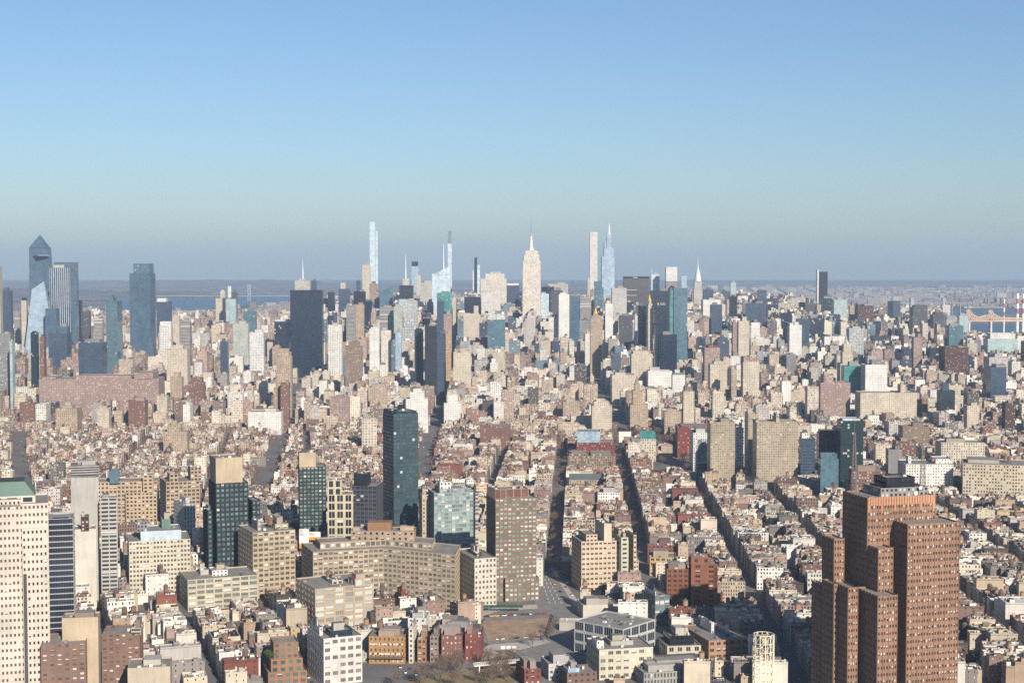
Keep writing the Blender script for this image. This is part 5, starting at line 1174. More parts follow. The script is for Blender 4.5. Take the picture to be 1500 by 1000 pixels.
order = [i for i in np.argsort(-cnt) if cnt[i] > 0]
def kindof(f):
    if f['c'][1] > 6600: return None
    if f['h'] < 27: return 'walk_up_building'
    if f['pal'] == 'town': return 'office_block'
    if f['h'] < 50 and f['c'][1] < 3600: return 'loft_house'
    return 'apartment_house'
LIMIT = dict(walk_up_building=300, office_block=150, loft_house=240, apartment_house=240)
CHOSEN = []; taken = {}
for i in order:
    k = kindof(FILL[i])
    if k is None or cnt[i] < 14 or taken.get(k, 0) >= LIMIT[k]: continue
    taken[k] = taken.get(k, 0) + 1; CHOSEN.append((i, k))
print('individual fill', taken)
def fstyle(f, rng):
    t = rng.random(); D = f['c'][1]; k = 1 if D < 2600 else (1.15 if D < 4500 else 1.3)
    if f['pal'] == 'town' and f['col'][2] > f['col'][0] - 4:
        st = S(f['col'], 3.2 * k, 3.9 * k, .86, .74, tuple(c * .6 for c in f['col']), .04)
    elif f['pal'] == 'far': st = S(f['col'], 5, 5, .5, .5, (92, 92, 98), .2)
    else: st = S(f['col'], rng.uniform(2.2, 3.6) * k, rng.uniform(3.2, 4.0) * k, rng.uniform(.36, .6), rng.uniform(.42, .62), rng.choice(((50, 50, 56), (64, 62, 64), (58, 66, 76))) if D < 2000 else tuple(30 + c * (.34 if D < 3000 else .45) for c in f['col']), rng.uniform(.12, .4))  # past the near blocks, glass takes wall colour to paint in reflected sky
    st.roof = real(lin(f['roof'])); return st
def raise_box(mb, poly, h, st, f, rng, para=.9, rmi=1):
    n = 4; cy = f['c'][1]
    for i in range(n):
        p, q = poly[i], poly[(i + 1) % n]
        blank = i in f['pf'] and f['h'] < 34 and (f['party'] < .8 or f['h'] < 18)
        if blank and f['party'] > .45:
            keep = (st.bay, st.floor, st.wf, st.hf); st.bay, st.floor, st.wf, st.hf = 5.5, 3.6, .16, .36
            wallquad(mb, p, q, 0, h, st, f['rnd']); st.bay, st.floor, st.wf, st.hf = keep
        else: wallquad(mb, p, q, 0, h, st, f['rnd'], not blank)
    cop = tuple(min(.8, c * 1.1) for c in st.wall)
    if cy < 4600:
        cx = sum(p[0] for p in poly) / 4; cyy = sum(p[1] for p in poly) / 4; k = .955
        inn = [(cx + (p[0] - cx) * k, cyy + (p[1] - cyy) * k) for p in poly]
        for i in range(4):
            j = (i + 1) % 4
            mb.face([(*poly[i], h), (*poly[j], h), (*inn[j], h), (*inn[i], h)], [(0, 0)] * 4, cop)
            mb.face([(*inn[i], h), (*inn[j], h), (*inn[j], h - para), (*inn[i], h - para)], [(0, 0)] * 4, st.wall)
        return inn, h - para
    return poly, h
def clutter(f, rng):
    """roof furniture of one building: (kind, footprint, z0, z1, colour)"""
    out = []; P = f['P']; D = f['c'][1]; h = f['h'] - .9 if D < 4600 else f['h']; area = f['w'] * f['d']
    n = 1 + (area > 150) + (area > 320) + (area > 700) if D < 3000 else (1 + (area > 500) if D < 6700 else int(rng.random() < .4))
    for k in range(n):
        fw = min(.5, rng.uniform(2.5, 5.5) / max(f['w'], 3) * (1 if D < 3000 else 2.2)); fd = min(.45, rng.uniform(2.5, 6) / max(f['d'], 3) * (1 if D < 3000 else 2.0))
        a, c = rng.uniform(.06, .94 - fw), rng.uniform(.06, .94 - fd)
        tone = rng.choice(((236, 228, 216), (236, 228, 216) if D < 1700 else (170, 150, 134), (200, 190, 178), (150, 140, 132), tuple(f['col']), tuple(f['col']), (128, 118, 112)))
        zz = rng.uniform(1.2, 3.4) if D < 3000 else rng.uniform(2.5, 6.5)
        if f['h'] > 60: zz *= 1.6
        out.append(('roof_shed', sub(P, a, a + fw, c, c + fd), h, h + zz, real(lin(tone)), real(lin(rng.choice(RCOL)[0]))))
    if D < 3000:
        for k in range(int(area / (45 if D < 1900 else 80))):
            a, c = rng.uniform(.1, .85), rng.uniform(.1, .85); s = rng.uniform(.8, 2.2)
            q = sub(P, a, a, c, c)[0]
            out.append(('vent_unit', rect(q[0], q[1], s, s * rng.uniform(.7, 1.6), f['a']), h, h + rng.uniform(.6, 1.5), real(lin(rng.choice(((206, 204, 200), (168, 166, 164), (240, 236, 230), (240, 236, 230), (96, 92, 92))))), None))
        for k in range(rng.choice((0, 1, 2, 3)) if D < 2700 and f['h'] < 34 else 0):
            a = rng.choice((.02, .9)) if 1 in f['pf'] else rng.uniform(.05, .9); c = rng.uniform(.05, .9) if 1 in f['pf'] else rng.choice((.02, .9)); q = sub(P, a + .03, a + .03, c + .03, c + .03)[0]
            out.append(('chimney', rect(q[0], q[1], rng.uniform(.7, 1.2), rng.uniform(.7, 1.8), f['a']), h, h + rng.uniform(1.6, 3.2), real(lin(rng.choice(((176, 124, 104), (206, 190, 170), tuple(f['col']))))), None))
    if f['tank'] < (.24 if f['h'] > 17 else .08) and D < 3600:
        q = sub(P, *[rng.uniform(.25, .75)] * 2, *[rng.uniform(.3, .8)] * 2)[0]; out.append(('water_tank', q, h, rng.uniform(1.7, 2.3), rng.choice(((120, 92, 72), (150, 118, 92), (92, 76, 66))), None))
    return out
# labels that single out each one: look + neighbours among the hand-placed landmarks
NUMW = ['first', 'second', 'third', 'fourth', 'fifth', 'sixth', 'seventh', 'eighth', 'ninth', 'tenth', 'eleventh', 'twelfth']
MARK = [(fo[3], proj(0, fo[5], fo[1])[1], fo[5], fo[2]) for fo in FOOT if len(fo[2].replace('-', ' ').split()) <= 7 and 0 < fo[3] < 1500]
def look(f, k):
    r = f['h'] / max(f['w'], 4)
    size = 'squat' if r < .75 else ('low broad' if r < 1.1 else ('stocky' if r < 1.7 else ('narrow' if r < 3 else 'slim')))
    noun = dict(walk_up_building='walk-up', office_block='office block', loft_house='loft house', apartment_house='apartment house')[k]
    return size, cname(f['col']), noun
def relation(f, rank=0):
    x, y = px(*f['c']), proj(*f['c'], f['h'])[1]
    c = sorted(MARK, key=lambda m: (m[0] - x) ** 2 + (m[1] - y) ** 2 * 1.2)[rank]
    D = f['c'][1]
    if D < c[2] - 70 and abs(c[0] - x) < 40: w = 'before'
    elif D > c[2] + 90 and abs(c[0] - x) < 40: w = 'behind'
    else: w = 'west of' if x < c[0] else 'east of'
    return w + ' ' + c[3]
def fit(parts, most=16):
    t = ' '.join(parts)
    return t if len(t.replace('-', ' ').split()) <= most else None
FEAT = {}
def make_labels():
    base = {}
    for i, k in CHOSEN:
        f = FILL[i]; s, c, n = look(f, k); tank = ' with roof tank' if f['tank'] < (.24 if f['h'] > 17 else .08) and f['c'][1] < 3600 else ' with ' + f['rname']
        FEAT[i] = fit([s, c, n + tank, relation(f)]) or fit([c, n + tank, relation(f)])
        base.setdefault(FEAT[i], []).append(i)
    kd = dict(CHOSEN)
    for lab, L in list(base.items()):
        if len(L) < 2: continue
        for i in L:
            f = FILL[i]; s, c, n = look(f, kd[i])
            FEAT[i] = fit([s, c, n, relation(f), 'and', relation(f, 1)]) or fit([c, n, relation(f), 'and', relation(f, 1)]) or f'{s} {c} {n} {relation(f)}'
    seen = {}
    for i, k in CHOSEN: seen.setdefault(FEAT[i], []).append(i)
    for lab, L in seen.items():
        if len(L) < 2: continue
        L.sort(key=lambda i: FILL[i]['c'][1])
        for r_, i in enumerate(L):
            f = FILL[i]; s, c, n = look(f, kd[i])
            FEAT[i] = fit([NUMW[min(r_, 11)], s, c, n, 'going north,', relation(f)]) or fit([NUMW[min(r_, 11)], s, c, n, relation(f)]) or fit([NUMW[min(r_, 11)], c, n, relation(f)])
    seen = {}
    for i, k in CHOSEN: seen.setdefault(FEAT[i], []).append(i)
    for lab, L in seen.items():
        if len(L) < 2: continue
        L.sort(key=lambda i: FILL[i]['c'][0])
        for r_, i in enumerate(L):
            f = FILL[i]; s, c, n = look(f, kd[i]); fl = round(f['h'] / 3.5)
            FEAT[i] = f'{s} {c} {n} {["low", "mid", "high", "tall", "lofty"][min(4, max(0, fl - 4) // 2)]}-built, {NUMW[min(r_, 11)]} from west {relation(f)}'
make_labels()
for i_, k_ in CHOSEN:
    if not FEAT.get(i_): FEAT[i_] = ' '.join((*look(FILL[i_], k_)[1:], relation(FILL[i_])))
GNAME = dict(walk_up_building='low walk-up buildings', office_block='midtown office blocks', loft_house='mid-height lofts', apartment_house='tall apartment houses')
chosen_set = {i: k for i, k in CHOSEN}
stuff = {}
def stuffmb(k):
    if k not in stuff: stuff[k] = MB()
    return stuff[k]
for i, f in enumerate(FILL):
    rng = random.Random(int(f['seed'] * 1e9)); st = fstyle(f, rng); D = f['c'][1]
    if i in chosen_set:
        k = chosen_set[i]
        b = Bld(k, FEAT[i], 'building', f['c'], GNAME[k]); P = b.L(f['P'])
        inn, z = raise_box(b.mb('wall'), P, f['h'], st, f, rng)
        flat(b.mb('roof'), inn, z, st.roof)
        if D < 2600 and f['h'] < 30 and f['party'] < .8:                      # projecting cornice on the street front
            m = b.mb('cornice'); A, B = P[0], P[1]; ux, uy = B[0] - A[0], B[1] - A[1]; l = math.hypot(ux, uy); nx_, ny_ = uy / l * .7, -ux / l * .7
            boxy(m, [(A[0] + nx_, A[1] + ny_), (B[0] + nx_, B[1] + ny_), B, A], f['h'] - 1.1, f['h'] + .12, tuple(c * .9 for c in st.wall))
        vents = MB()
        for kind, pl, z0, z1, c, tc in clutter(f, rng):
            m = MB()
            if kind == 'water_tank': q = b.L([pl])[0]; tankmesh(m, q[0], q[1], z0, z1, c)
            else: boxy(m, b.L(pl), z0 - .05, z1, c, tc=tc)
            m.build(kind, [FAC, ROOF], b.o)
        b.finish()
    else:
        k = kindof(f) or 'distant_building'
        mb = stuffmb(k)
        inn, z = raise_box(mb, f['P'], f['h'], st, f, rng)
        flat(mb, inn, z, st.roof, 1)
        if cnt[i] > 0 or D < 2500:
            for kind, pl, z0, z1, c, tc in clutter(f, rng):
                if kind == 'water_tank': tankmesh(mb, pl[0], pl[1], z0, z1, c)
                else: boxy(mb, pl, z0 - .05, z1, c, tc=tc)
SL = dict(walk_up_building='mass of low walk-up buildings filling the blocks to the north', office_block='crowd of lesser office blocks packed between the tall towers', loft_house='mass of smaller mid-height lofts among the low roofs', apartment_house='crowd of lesser apartment houses north of the low roofs', distant_building='far carpet of buildings beyond the towers and across the rivers')
for k, mb in stuff.items():
    o = mb.build(k + 's' if k != 'distant_building' else 'distant_buildings', [FAC, ROOF]); o['kind'] = 'stuff'; o['label'] = SL[k]; o['category'] = 'buildings'
# ------------------------------------------------------------------ bare winter trees
BARK = plain('bark', (96, 80, 68), nscale=2)
TWIG = plain('twigs', (112, 94, 82), rough=1, spec=.1)
EVER = plain('evergreen_leaves', (70, 82, 56), rough=1, spec=.1)
def treemesh(seed, h, wide, leafy=False):
    rng = random.Random(seed); t = MB(); c = (.1, .1, .1)
    bar(t, (0, 0, 0), (0, 0, h * .38), .42, c); tips = []
    for k in range(6):
        a = k * 1.05 + rng.uniform(-.3, .3); e = Vector((math.cos(a) * wide * .3, math.sin(a) * wide * .3, h * rng.uniform(.55, .75)))
        bar(t, (0, 0, h * rng.uniform(.26, .38)), e, .22, c); tips.append(e)
        for q in range(2):
            e2 = e + Vector((rng.uniform(-1, 1) * wide * .25, rng.uniform(-1, 1) * wide * .25, h * rng.uniform(.08, .22))); bar(t, e, e2, .12, c); tips.append(e2)
    v, f = [], []
    for k in range(520 if not leafy else 420):
        p = rng.choice(tips); d = Vector((rng.gauss(0, 1), rng.gauss(0, 1), rng.gauss(.25, .7))); d.normalize()
        p = p + Vector((rng.gauss(0, .16) * wide, rng.gauss(0, .16) * wide, rng.gauss(0, .07) * h)); l = rng.uniform(.7, 1.9); wv = rng.uniform(.05, .11) if not leafy else rng.uniform(.4, .7)
        s = d.cross(Vector((rng.gauss(0, 1), rng.gauss(0, 1), rng.gauss(0, 1)))).normalized() * wv; e = p + d * (l if not leafy else .8)
        n = len(v); v += [tuple(p - s), tuple(p + s), tuple(e + s * .6), tuple(e - s * .6)]; f.append((n, n + 1, n + 2, n + 3))
    o = t.build('trunk', [BARK]); tm = o.data; bpy.data.objects.remove(o)
    cm = bpy.data.meshes.new('crown'); cm.from_pydata(v, [], f); cm.materials.append(EVER if leafy else TWIG)
    return tm, cm
TREES = [treemesh(1, 13, 9), treemesh(2, 11, 8), treemesh(3, 15, 10)]; LEAFY = [treemesh(9, 4.2, 3.4, True)]
tree_n = 0
def tree(x, y, label, group, sc=1.0, proto=None, name='bare_tree', z=0):
    global tree_n; tree_n += 1
    rng = random.Random(tree_n); tm, cm = proto or TREES[tree_n % 3]
    o = bpy.data.objects.new(name, None); COL.objects.link(o); o.location = (x, y, z); o.rotation_euler = (0, 0, rng.uniform(0, 6)); o.scale = [sc * rng.uniform(.8, 1.15)] * 3
    o['label'] = label; o['category'] = 'tree'; o['group'] = group
    for nm, me in (('trunk', tm), ('crown', cm)):
        c = bpy.data.objects.new(nm, me); COL.objects.link(c); c.parent = o
def scatter(poly, n, label, group, seed, sc=1.0):
    rng = random.Random(seed); xs = [p[0] for p in poly]; ys = [p[1] for p in poly]; k = 0; tries = 0
    while k < n and tries < 4000:
        tries += 1; x, y = rng.uniform(min(xs), max(xs)), rng.uniform(min(ys), max(ys))
        if inpoly(x, y, poly) and not hits_landmark(rect(x, y, 5, 5, 0)): tree(x, y, label, group, sc); k += 1
scatter(gp((560, 1008), (640, 982), (772, 966), (745, 1008)), 22, 'bare brown tree on the lawn by the footbridge at the picture bottom', 'bare trees on the lawn', 1, 1.0)
scatter(gp((778, 948), (800, 925), (812, 925), (812, 950)), 4, 'small bare tree beside the dark glass flank of the angular building', 'bare trees beside the car park', 2, .8)
scatter(PARK, 46, 'bare tree in the square park around the marble arch', 'bare trees of the square park', 3, 1.25)
scatter(gp((950, 703), (950, 674), (1034, 670), (1048, 698)), 16, 'bare tree in the shaded garden below the red library block', 'bare trees of the shaded garden', 4, 1.1)
scatter(gp((622, 690), (640, 655), (668, 660), (650, 690)), 10, 'bare tree in the small square east of the great avenue', 'bare trees by the great avenue', 5, 1.1)
for nm, (a, b, n) in dict(first=((821, 668), (814, 862), 22), second=((909, 662), (940, 800), 18), third=((1003, 705), (1046, 800), 10)).items():
    p, q = G(*a), G(*b); rng = random.Random(len(nm))
    for k in range(n):
        t = (k + rng.random() * .6) / n; x = p[0] + (q[0] - p[0]) * t + rng.choice((-4.5, 4.5)); y = p[1] + (q[1] - p[1]) * t
        if not hits_landmark(rect(x, y, 4, 4, 0)): tree(x, y, f'bare street tree along the {nm} dark street east of the plaza', f'bare trees of the {nm} dark street', .85)
def yard_trees():
    rng = random.Random(77); v, f = [], []; spots = 0; tries = 0; cells = {}
    for q in FILL:
        for gx in (-1, 0, 1):
            for gy in (-1, 0, 1): cells.setdefault((int(q['c'][0] // 25) + gx, int(q['c'][1] // 25) + gy), []).append(q)
    while spots < 1700 and tries < 90000:
        tries += 1; y = rng.uniform(1650, 2750); x = rng.uniform(-.34, .30) * y
        if x > -30 and rng.random() < .55: continue
        if any(inpoly(x, y, K) for K in KEEPOUT) or hits_landmark(rect(x, y, 3, 3, 0)) or on_avenue(x, y, -4): continue
        if any(inpoly(x, y, q['P']) for q in cells.get((int(x // 25), int(y // 25)), ())): continue
        spots += 1; h = rng.uniform(8, 15)
        for k in range(80):
            p = Vector((x + rng.gauss(0, 2.1), y + rng.gauss(0, 2.1), h * (.62 + rng.gauss(0, .16)))); d = Vector((rng.gauss(0, 1), rng.gauss(0, 1), rng.gauss(.3, .6))).normalized()
            s = d.cross(Vector((rng.gauss(0, 1), rng.gauss(0, 1), rng.gauss(0, 1)))).normalized() * rng.uniform(.06, .16); e = p + d * rng.uniform(1, 2.4); n = len(v)
            v += [tuple(p - s), tuple(p + s), tuple(e + s * .5), tuple(e - s * .5)]; f.append((n, n + 1, n + 2, n + 3))
        n = len(v); v += [(x - .2, y, 0), (x + .2, y, 0), (x + .12, y, h * .7), (x - .12, y, h * .7)]; f.append((n, n + 1, n + 2, n + 3))
    me = bpy.data.meshes.new('yard_trees'); me.from_pydata(v, [], f); me.materials.append(TWIG); o = bpy.data.objects.new('yard_trees', me); COL.objects.link(o)
    o['kind'] = 'stuff'; o['label'] = 'brown winter twigs of yard and street trees between the low roofs'; o['category'] = 'trees'
yard_trees()
# ------------------------------------------------------------------ cars
def carmesh():
    v, f, m = [], [], []
    def ring(pts, y0, y1, mi):
        n = len(v); k = len(pts); v.extend([(x, y0, z) for x, z in pts] + [(x, y1, z) for x, z in pts])
        for i in range(k): j = (i + 1) % k; f.append((n + i, n + j, n + k + j, n + k + i)); m.append(mi)
        f.append(tuple(range(n, n + k))[::-1]); m.append(mi); f.append(tuple(range(n + k, n + 2 * k))); m.append(mi)
    return v, f, m, ring
def mk(name, rings, mat):
    v, f, m, ring = carmesh()
    for pts, y0, y1 in rings: ring(pts, y0, y1, 0)
    me = bpy.data.meshes.new(name); me.from_pydata(v, [], f); me.materials.append(mat); me.update(); return me
GLASSM = plain('car_glass', (30, 34, 40), rough=.1, spec=.9); TYRE = plain('tyre_rubber', (28, 28, 30))
BODY = [(-2.2, .35), (2.2, .35), (2.25, .8), (1.3, .95), (-2.0, 1.0), (-2.25, .8)]; CAB = [(-1.9, .98), (.9, .93), (.3, 1.45), (-1.3, 1.5)]
WH = [(math.cos(t) * .34, .34 + math.sin(t) * .34) for t in [i * .785 for i in range(8)]]
cab_me = mk('cabin', [(CAB, -.78, .78)], GLASSM)
wheel_me = [mk('wheel', [([(x + dx, z) for x, z in WH], s * .72, s * .92)], TYRE) for dx in (-1.4, 1.4) for s in (-1, 1)]
CARC = dict(white=(226, 226, 224), black=(30, 30, 34), silver=(168, 170, 174), red=(150, 40, 34), yellow=(224, 176, 40), blue=(50, 74, 120), grey=(96, 98, 102))
body_me = {k: mk('body', [(BODY, -.9, .9)], plain('car_paint', c, rough=.3, spec=.6)) for k, c in CARC.items()}
def car(x, y, ang, colour, label, group):
    o = bpy.data.objects.new('parked_car' if 'parked' in label else 'car', None); COL.objects.link(o); o.location = (x, y, .05); o.rotation_euler = (0, 0, ang)
    o['label'] = label; o['category'] = 'car'; o['group'] = group
    for nm, me in [('body', body_me[colour]), ('cabin', cab_me)] + [('wheel', w) for w in wheel_me]:
        c = bpy.data.objects.new(nm, me); COL.objects.link(c); c.parent = o
def cars(a, b, n, where, group, seed, off=3, parked=False):
    rng = random.Random(seed); p, q = G(*a), G(*b); ang = math.atan2(q[1] - p[1], q[0] - p[0]); ux, uy = math.cos(ang), math.sin(ang); L = math.hypot(q[0] - p[0], q[1] - p[1]); cnt_ = {}
    for k in range(n):
        t = (k + rng.uniform(.1, .8)) / n * L; s = rng.choice((-1, 1)) * off if not parked else off
        col = rng.choice(['white', 'black', 'silver', 'black', 'grey', 'white', 'red', 'yellow', 'blue'])
        x, y = p[0] + ux * t - uy * s, p[1] + uy * t + ux * s
        if hits_landmark(rect(x, y, 4, 4, 0)): continue
        car(x, y, ang + (0 if s > 0 else math.pi), col, f'{col} car {"parked " if parked else "driving "}{where}', group)
cars((712, 903), (800, 899), 14, 'in the row at the northern rim of the earth car park', 'cars at the car park rim', 1, 0, True)
cars((722, 937), (796, 932), 7, 'in the row at the southern rim of the earth car park', 'cars at the southern car park rim', 2, 0, True)
cars((804, 838), (838, 880), 8, 'on the avenue below the dark brick tower', 'cars on the plaza avenue', 3, 4)
cars((690, 935), (706, 905), 6, 'on the road between the red row and car park', 'cars beside the red row', 4, 2)
cars((700, 990), (742, 955), 6, 'on the plaza ramp near the footbridge', 'cars on the plaza ramp', 5, 3)
cars((438, 560), (392, 690), 34, 'on the western avenue', 'cars on the western avenue', 6, 5)
cars((650, 560), (612, 705), 34, 'on the great avenue beside the dark teal skyscraper', 'cars on the great avenue', 7, 5)
cars((28, 645), (38, 735), 14, 'on the western street near the copper roof', 'cars on the western street', 8, 3)
cars((820, 700), (815, 860), 12, 'on the first dark street east of the plaza', 'cars on the first dark street', 9, 3)
cars((920, 700), (940, 830), 10, 'on the second dark street east of the plaza', 'cars on the second dark street', 10, 3)
def street_cars():
    rng = random.Random(5); ar = R(18); ca, sa = math.cos(ar), math.sin(ar); n = 0
    for k in range(25):
        u = -900 + k * 69 + 58 + 5.5
        for j in range(60):
            v = 1040 + j * 8 + rng.uniform(0, 3); s = rng.choice((-3, 3)); x, y = (u + s) * ca - v * sa, (u + s) * sa + v * ca
            if not (1060 < y < 1420 and -.34 * y < x < -40) or rng.random() < .35 or n >= 110: continue
            if hits_landmark(rect(x, y, 4, 4, 0)) or any(inpoly(x, y, q['P']) for q in FILL if abs(q['c'][1] - y) < 40 and abs(q['c'][0] - x) < 40): continue
            col = rng.choice(['white', 'black', 'silver', 'black', 'grey', 'white', 'red', 'yellow', 'blue']); n += 1
            car(x, y, ar + math.pi / 2, col, f'{col} car in a side street among the low western houses', 'cars in the western side streets')
street_cars()
# ------------------------------------------------------------------ arch, footbridge, fence, bridges, stacks
def marble_arch():
    D = 2440; k = D / FPX; x = (916 - 750) * k; w = 19.5; d = 6; h = zat(632, D); c = tuple(v * .8 for v in lin((232, 222, 204)))
    o = bpy.data.objects.new('triumphal_arch', None); COL.objects.link(o); o.location = (x, D, 0); o['label'] = 'white marble arch at the mouth of the dark canyon street'; o['category'] = 'arch'
    m = MB(); r = 4.6; zs = h * .42; n = 10
    for s in (-1, 1): boxy(m, [(min(s * r, s * w / 2), -d / 2), (max(s * r, s * w / 2), -d / 2), (max(s * r, s * w / 2), d / 2), (min(s * r, s * w / 2), d / 2)], 0, h * .74, c)
    A = [(r * math.cos(math.pi * i / n), zs + r * 1.1 * math.sin(math.pi * i / n)) for i in range(n + 1)]
    for (x0, z0), (x1, z1) in zip(A, A[1:]):
        for y in (-d / 2 + .02, d / 2 - .02): m.face([(x1, y, z1), (x0, y, z0), (x0, y, h * .74), (x1, y, h * .74)], [(0, 0)] * 4, c)
        m.face([(x0, -d / 2, z0), (x1, -d / 2, z1), (x1, d / 2, z1), (x0, d / 2, z0)], [(0, 0)] * 4, c)
    m.build('pier', [FAC], o); m = MB()
    boxy(m, rect(0, 0, w + 1.2, d + 1.2, 0), h * .74, h * .80, c); boxy(m, rect(0, 0, w, d, 0), h * .80, h * .97, c); boxy(m, rect(0, 0, w + .8, d + .8, 0), h * .97, h, c)
    m.build('attic', [FAC], o)
marble_arch()
def thingmesh(name, label, cat, loc):
    o = bpy.data.objects.new(name, None); COL.objects.link(o); o.location = (*loc, 0); o['label'] = label; o['category'] = cat; return o
def footbridge():
    a, b = G(694, 985), G(772, 978); o = thingmesh('footbridge', 'white railed footbridge over the plaza roads at the picture bottom', 'bridge', a)
    dx, dy = b[0] - a[0], b[1] - a[1]; L = math.hypot(dx, dy); c = lin((214, 208, 196)); an = math.atan2(dy, dx)
    m = MB(); boxy(m, rect(dx / 2, dy / 2, L, 3, an), 5, 5.5, c); m.build('deck', [FAC], o)
    for s in (-1, 1):
        m = MB(); ox, oy = -math.sin(an) * 1.5 * s, math.cos(an) * 1.5 * s
        for k in range(25):
            x, y = dx * k / 24 + ox, dy * k / 24 + oy; bar(m, (x, y, 5.5), (x, y, 7.0), .16, c)
        bar(m, (ox, oy, 7), (dx + ox, dy + oy, 7), .22, c); bar(m, (ox, oy, 6.2), (dx + ox, dy + oy, 6.2), .16, c); m.build('railing', [FAC], o)
    for t in (.1, .5, .9): m = MB(); boxy(m, rect(dx * t, dy * t, .8, 1.6, an), 0, 5, c); m.build('pier', [FAC], o)
footbridge()
def hoarding():
    a, b = G(803, 934), G(813, 902); o = thingmesh('hoarding', 'bright blue hoarding fence on the eastern side of the earth car park', 'fence', a)
    m = MB(); c = lin((70, 132, 168)); n = 12
    for k in range(n):
        p = ((b[0] - a[0]) * k / n, (b[1] - a[1]) * k / n); q = ((b[0] - a[0]) * (k + .94) / n, (b[1] - a[1]) * (k + .94) / n)
        boxy(m, [p, (p[0] + .01, p[1]), (q[0] + .3, q[1]), q] if 0 else [p, (p[0] + .25, p[1]), (q[0] + .25, q[1]), q], 0, 4.5, c)
    m.build('panel', [FAC], o)
    m = MB()
    for k in range(n + 1): p = ((b[0] - a[0]) * k / n + .35, (b[1] - a[1]) * k / n); bar(m, (*p, 0), (*p, 4.8), .2, lin((90, 90, 92)))
    m.build('post', [FAC], o)
hoarding()
def sign_board(x, y):
    p = G(x, y + 8); o = thingmesh('road_sign', 'white overhead road sign over the dark tunnel ramp by the footbridge', 'road sign', p); o['group'] = 'road signs over the tunnel ramp'; c = lin((200, 198, 190))
    m = MB(); boxy(m, rect(0, 0, 3.4, .2, 0), 4.2, 6.6, c); m.build('panel', [FAC], o); m = MB(); bar(m, (0, .2, 0), (0, .2, 6.4), .25, lin((110, 110, 112))); m.build('post', [FAC], o)
for x in (737, 745, 753): sign_board(x, 950)
for nm, x, y, D, n in (('planted decks of the terracotta terraced house', 412, 962, 1066, 5), ('roof of the orange loft with two white banner lines', 570, 931, 1136, 5), ('roof of the bright red corner loft', 660, 929, 1140, 4)):
    rng = random.Random(int(x))
    for k in range(n):
        q = at(x + rng.uniform(-22, 22), y, D + rng.uniform(0, 8)); tree(q[0], q[1], 'green shrub on the ' + nm, 'shrubs on the ' + nm.split(' of ')[0], .8, LEAFY[0], 'rooftop_shrub', zat(y, D) - 1)
def lamp(x, y, lab):
    o = thingmesh('street_lamp', lab, 'street lamp', (x, y)); o['group'] = 'street lamps of the plaza'; c = lin((120, 122, 124))
    m = MB(); bar(m, (0, 0, 0), (0, 0, 9), .22, c); bar(m, (0, 0, 9), (2, 0, 9.6), .16, c); m.build('pole', [FAC], o)
    m = MB(); boxy(m, rect(2.4, 0, 1.0, .4, 0), 9.5, 9.75, c); m.build('lamp_head', [FAC], o)
for x, y in ((716, 955), (742, 944), (768, 938), (794, 934), (716, 902), (760, 897), (828, 868), (818, 850), (700, 975), (770, 960)):
    p = G(x, y); lamp(*p, 'grey curved street lamp standing around the earth car park')
def stack(x, y0, w, D, lab):
    k = D / FPX; X = (x - 750) * k; o = thingmesh('chimney_stack', lab, 'chimney', (X, D)); z = zat(y0, D)
    m = MB(); cone(m, 0, 0, w * k / 2 * 1.2, 0, z * .52, lin((216, 206, 198)), 14, w * k / 2); m.build('shaft', [FAC], o)
    for q in range(4):
        a, b = z * (.52 + .12 * q), z * (.64 + .12 * q); m = MB(); cone(m, 0, 0, w * k / 2, a, b, lin((176, 92, 86)) if q % 2 == 0 else lin((232, 226, 222)), 14, w * k / 2 * .97); m.build('red_band' if q % 2 == 0 else 'white_band', [FAC], o)
stack(1471, 438, 2.2, 6500, 'slim red and white chimney over the waterside, standing alone'); stack(1490.5, 430, 4, 6400, 'thick red and white chimney, western of the bigger pair'); stack(1499, 430, 4, 6480, 'thick red and white chimney at the eastern border of the view')
def arch_bridge():
    D = 9000; k = D / FPX; o = thingmesh('arch_bridge', 'pale steel arch bridge over the far strait', 'bridge', ((1362 - 750) * k, D)); c = lin((134, 134, 138)); X = lambda x: (x - 1362) * k; Z = lambda y: zat(y, D)
    for nm, yo in (('arch_rib', 0), ('arch_rib', 18)):
        m = MB(); n = 24; P = [(X(1338) + (X(1381) - X(1338)) * i / n, 4 * (i / n) * (1 - i / n)) for i in range(n + 1)]
        lo = [(x, yo, Z(446) + (Z(434.5) - Z(446)) * t) for x, t in P]; hi = [(x, yo, Z(443) + (Z(431.5) - Z(443)) * t) for x, t in P]
        for i in range(n): bar(m, lo[i], lo[i + 1], 4, c); bar(m, hi[i], hi[i + 1], 4, c); bar(m, lo[i], hi[i + 1], 2.5, c); bar(m, lo[i], (lo[i][0], yo, max(Z(443), 1)), 2, c) if 1 < i < n - 1 else None
        m.build(nm, [FAC], o)
    m = MB(); boxy(m, rect(0, 9, 130 * k, 20, 0), Z(444.5), Z(443.2), c); m.build('deck', [FAC], o)
    for x in (1336, 1383): m = MB(); boxy(m, rect(X(x), 9, 5 * k, 30, 0), 0, Z(436), lin((150, 148, 150))); m.build('pylon', [FAC], o)
    for x in (1300, 1312, 1324, 1395, 1407, 1419): m = MB(); boxy(m, rect(X(x), 9, 1.2 * k, 16, 0), 0, Z(444.5), c); m.build('pier', [FAC], o)
arch_bridge()
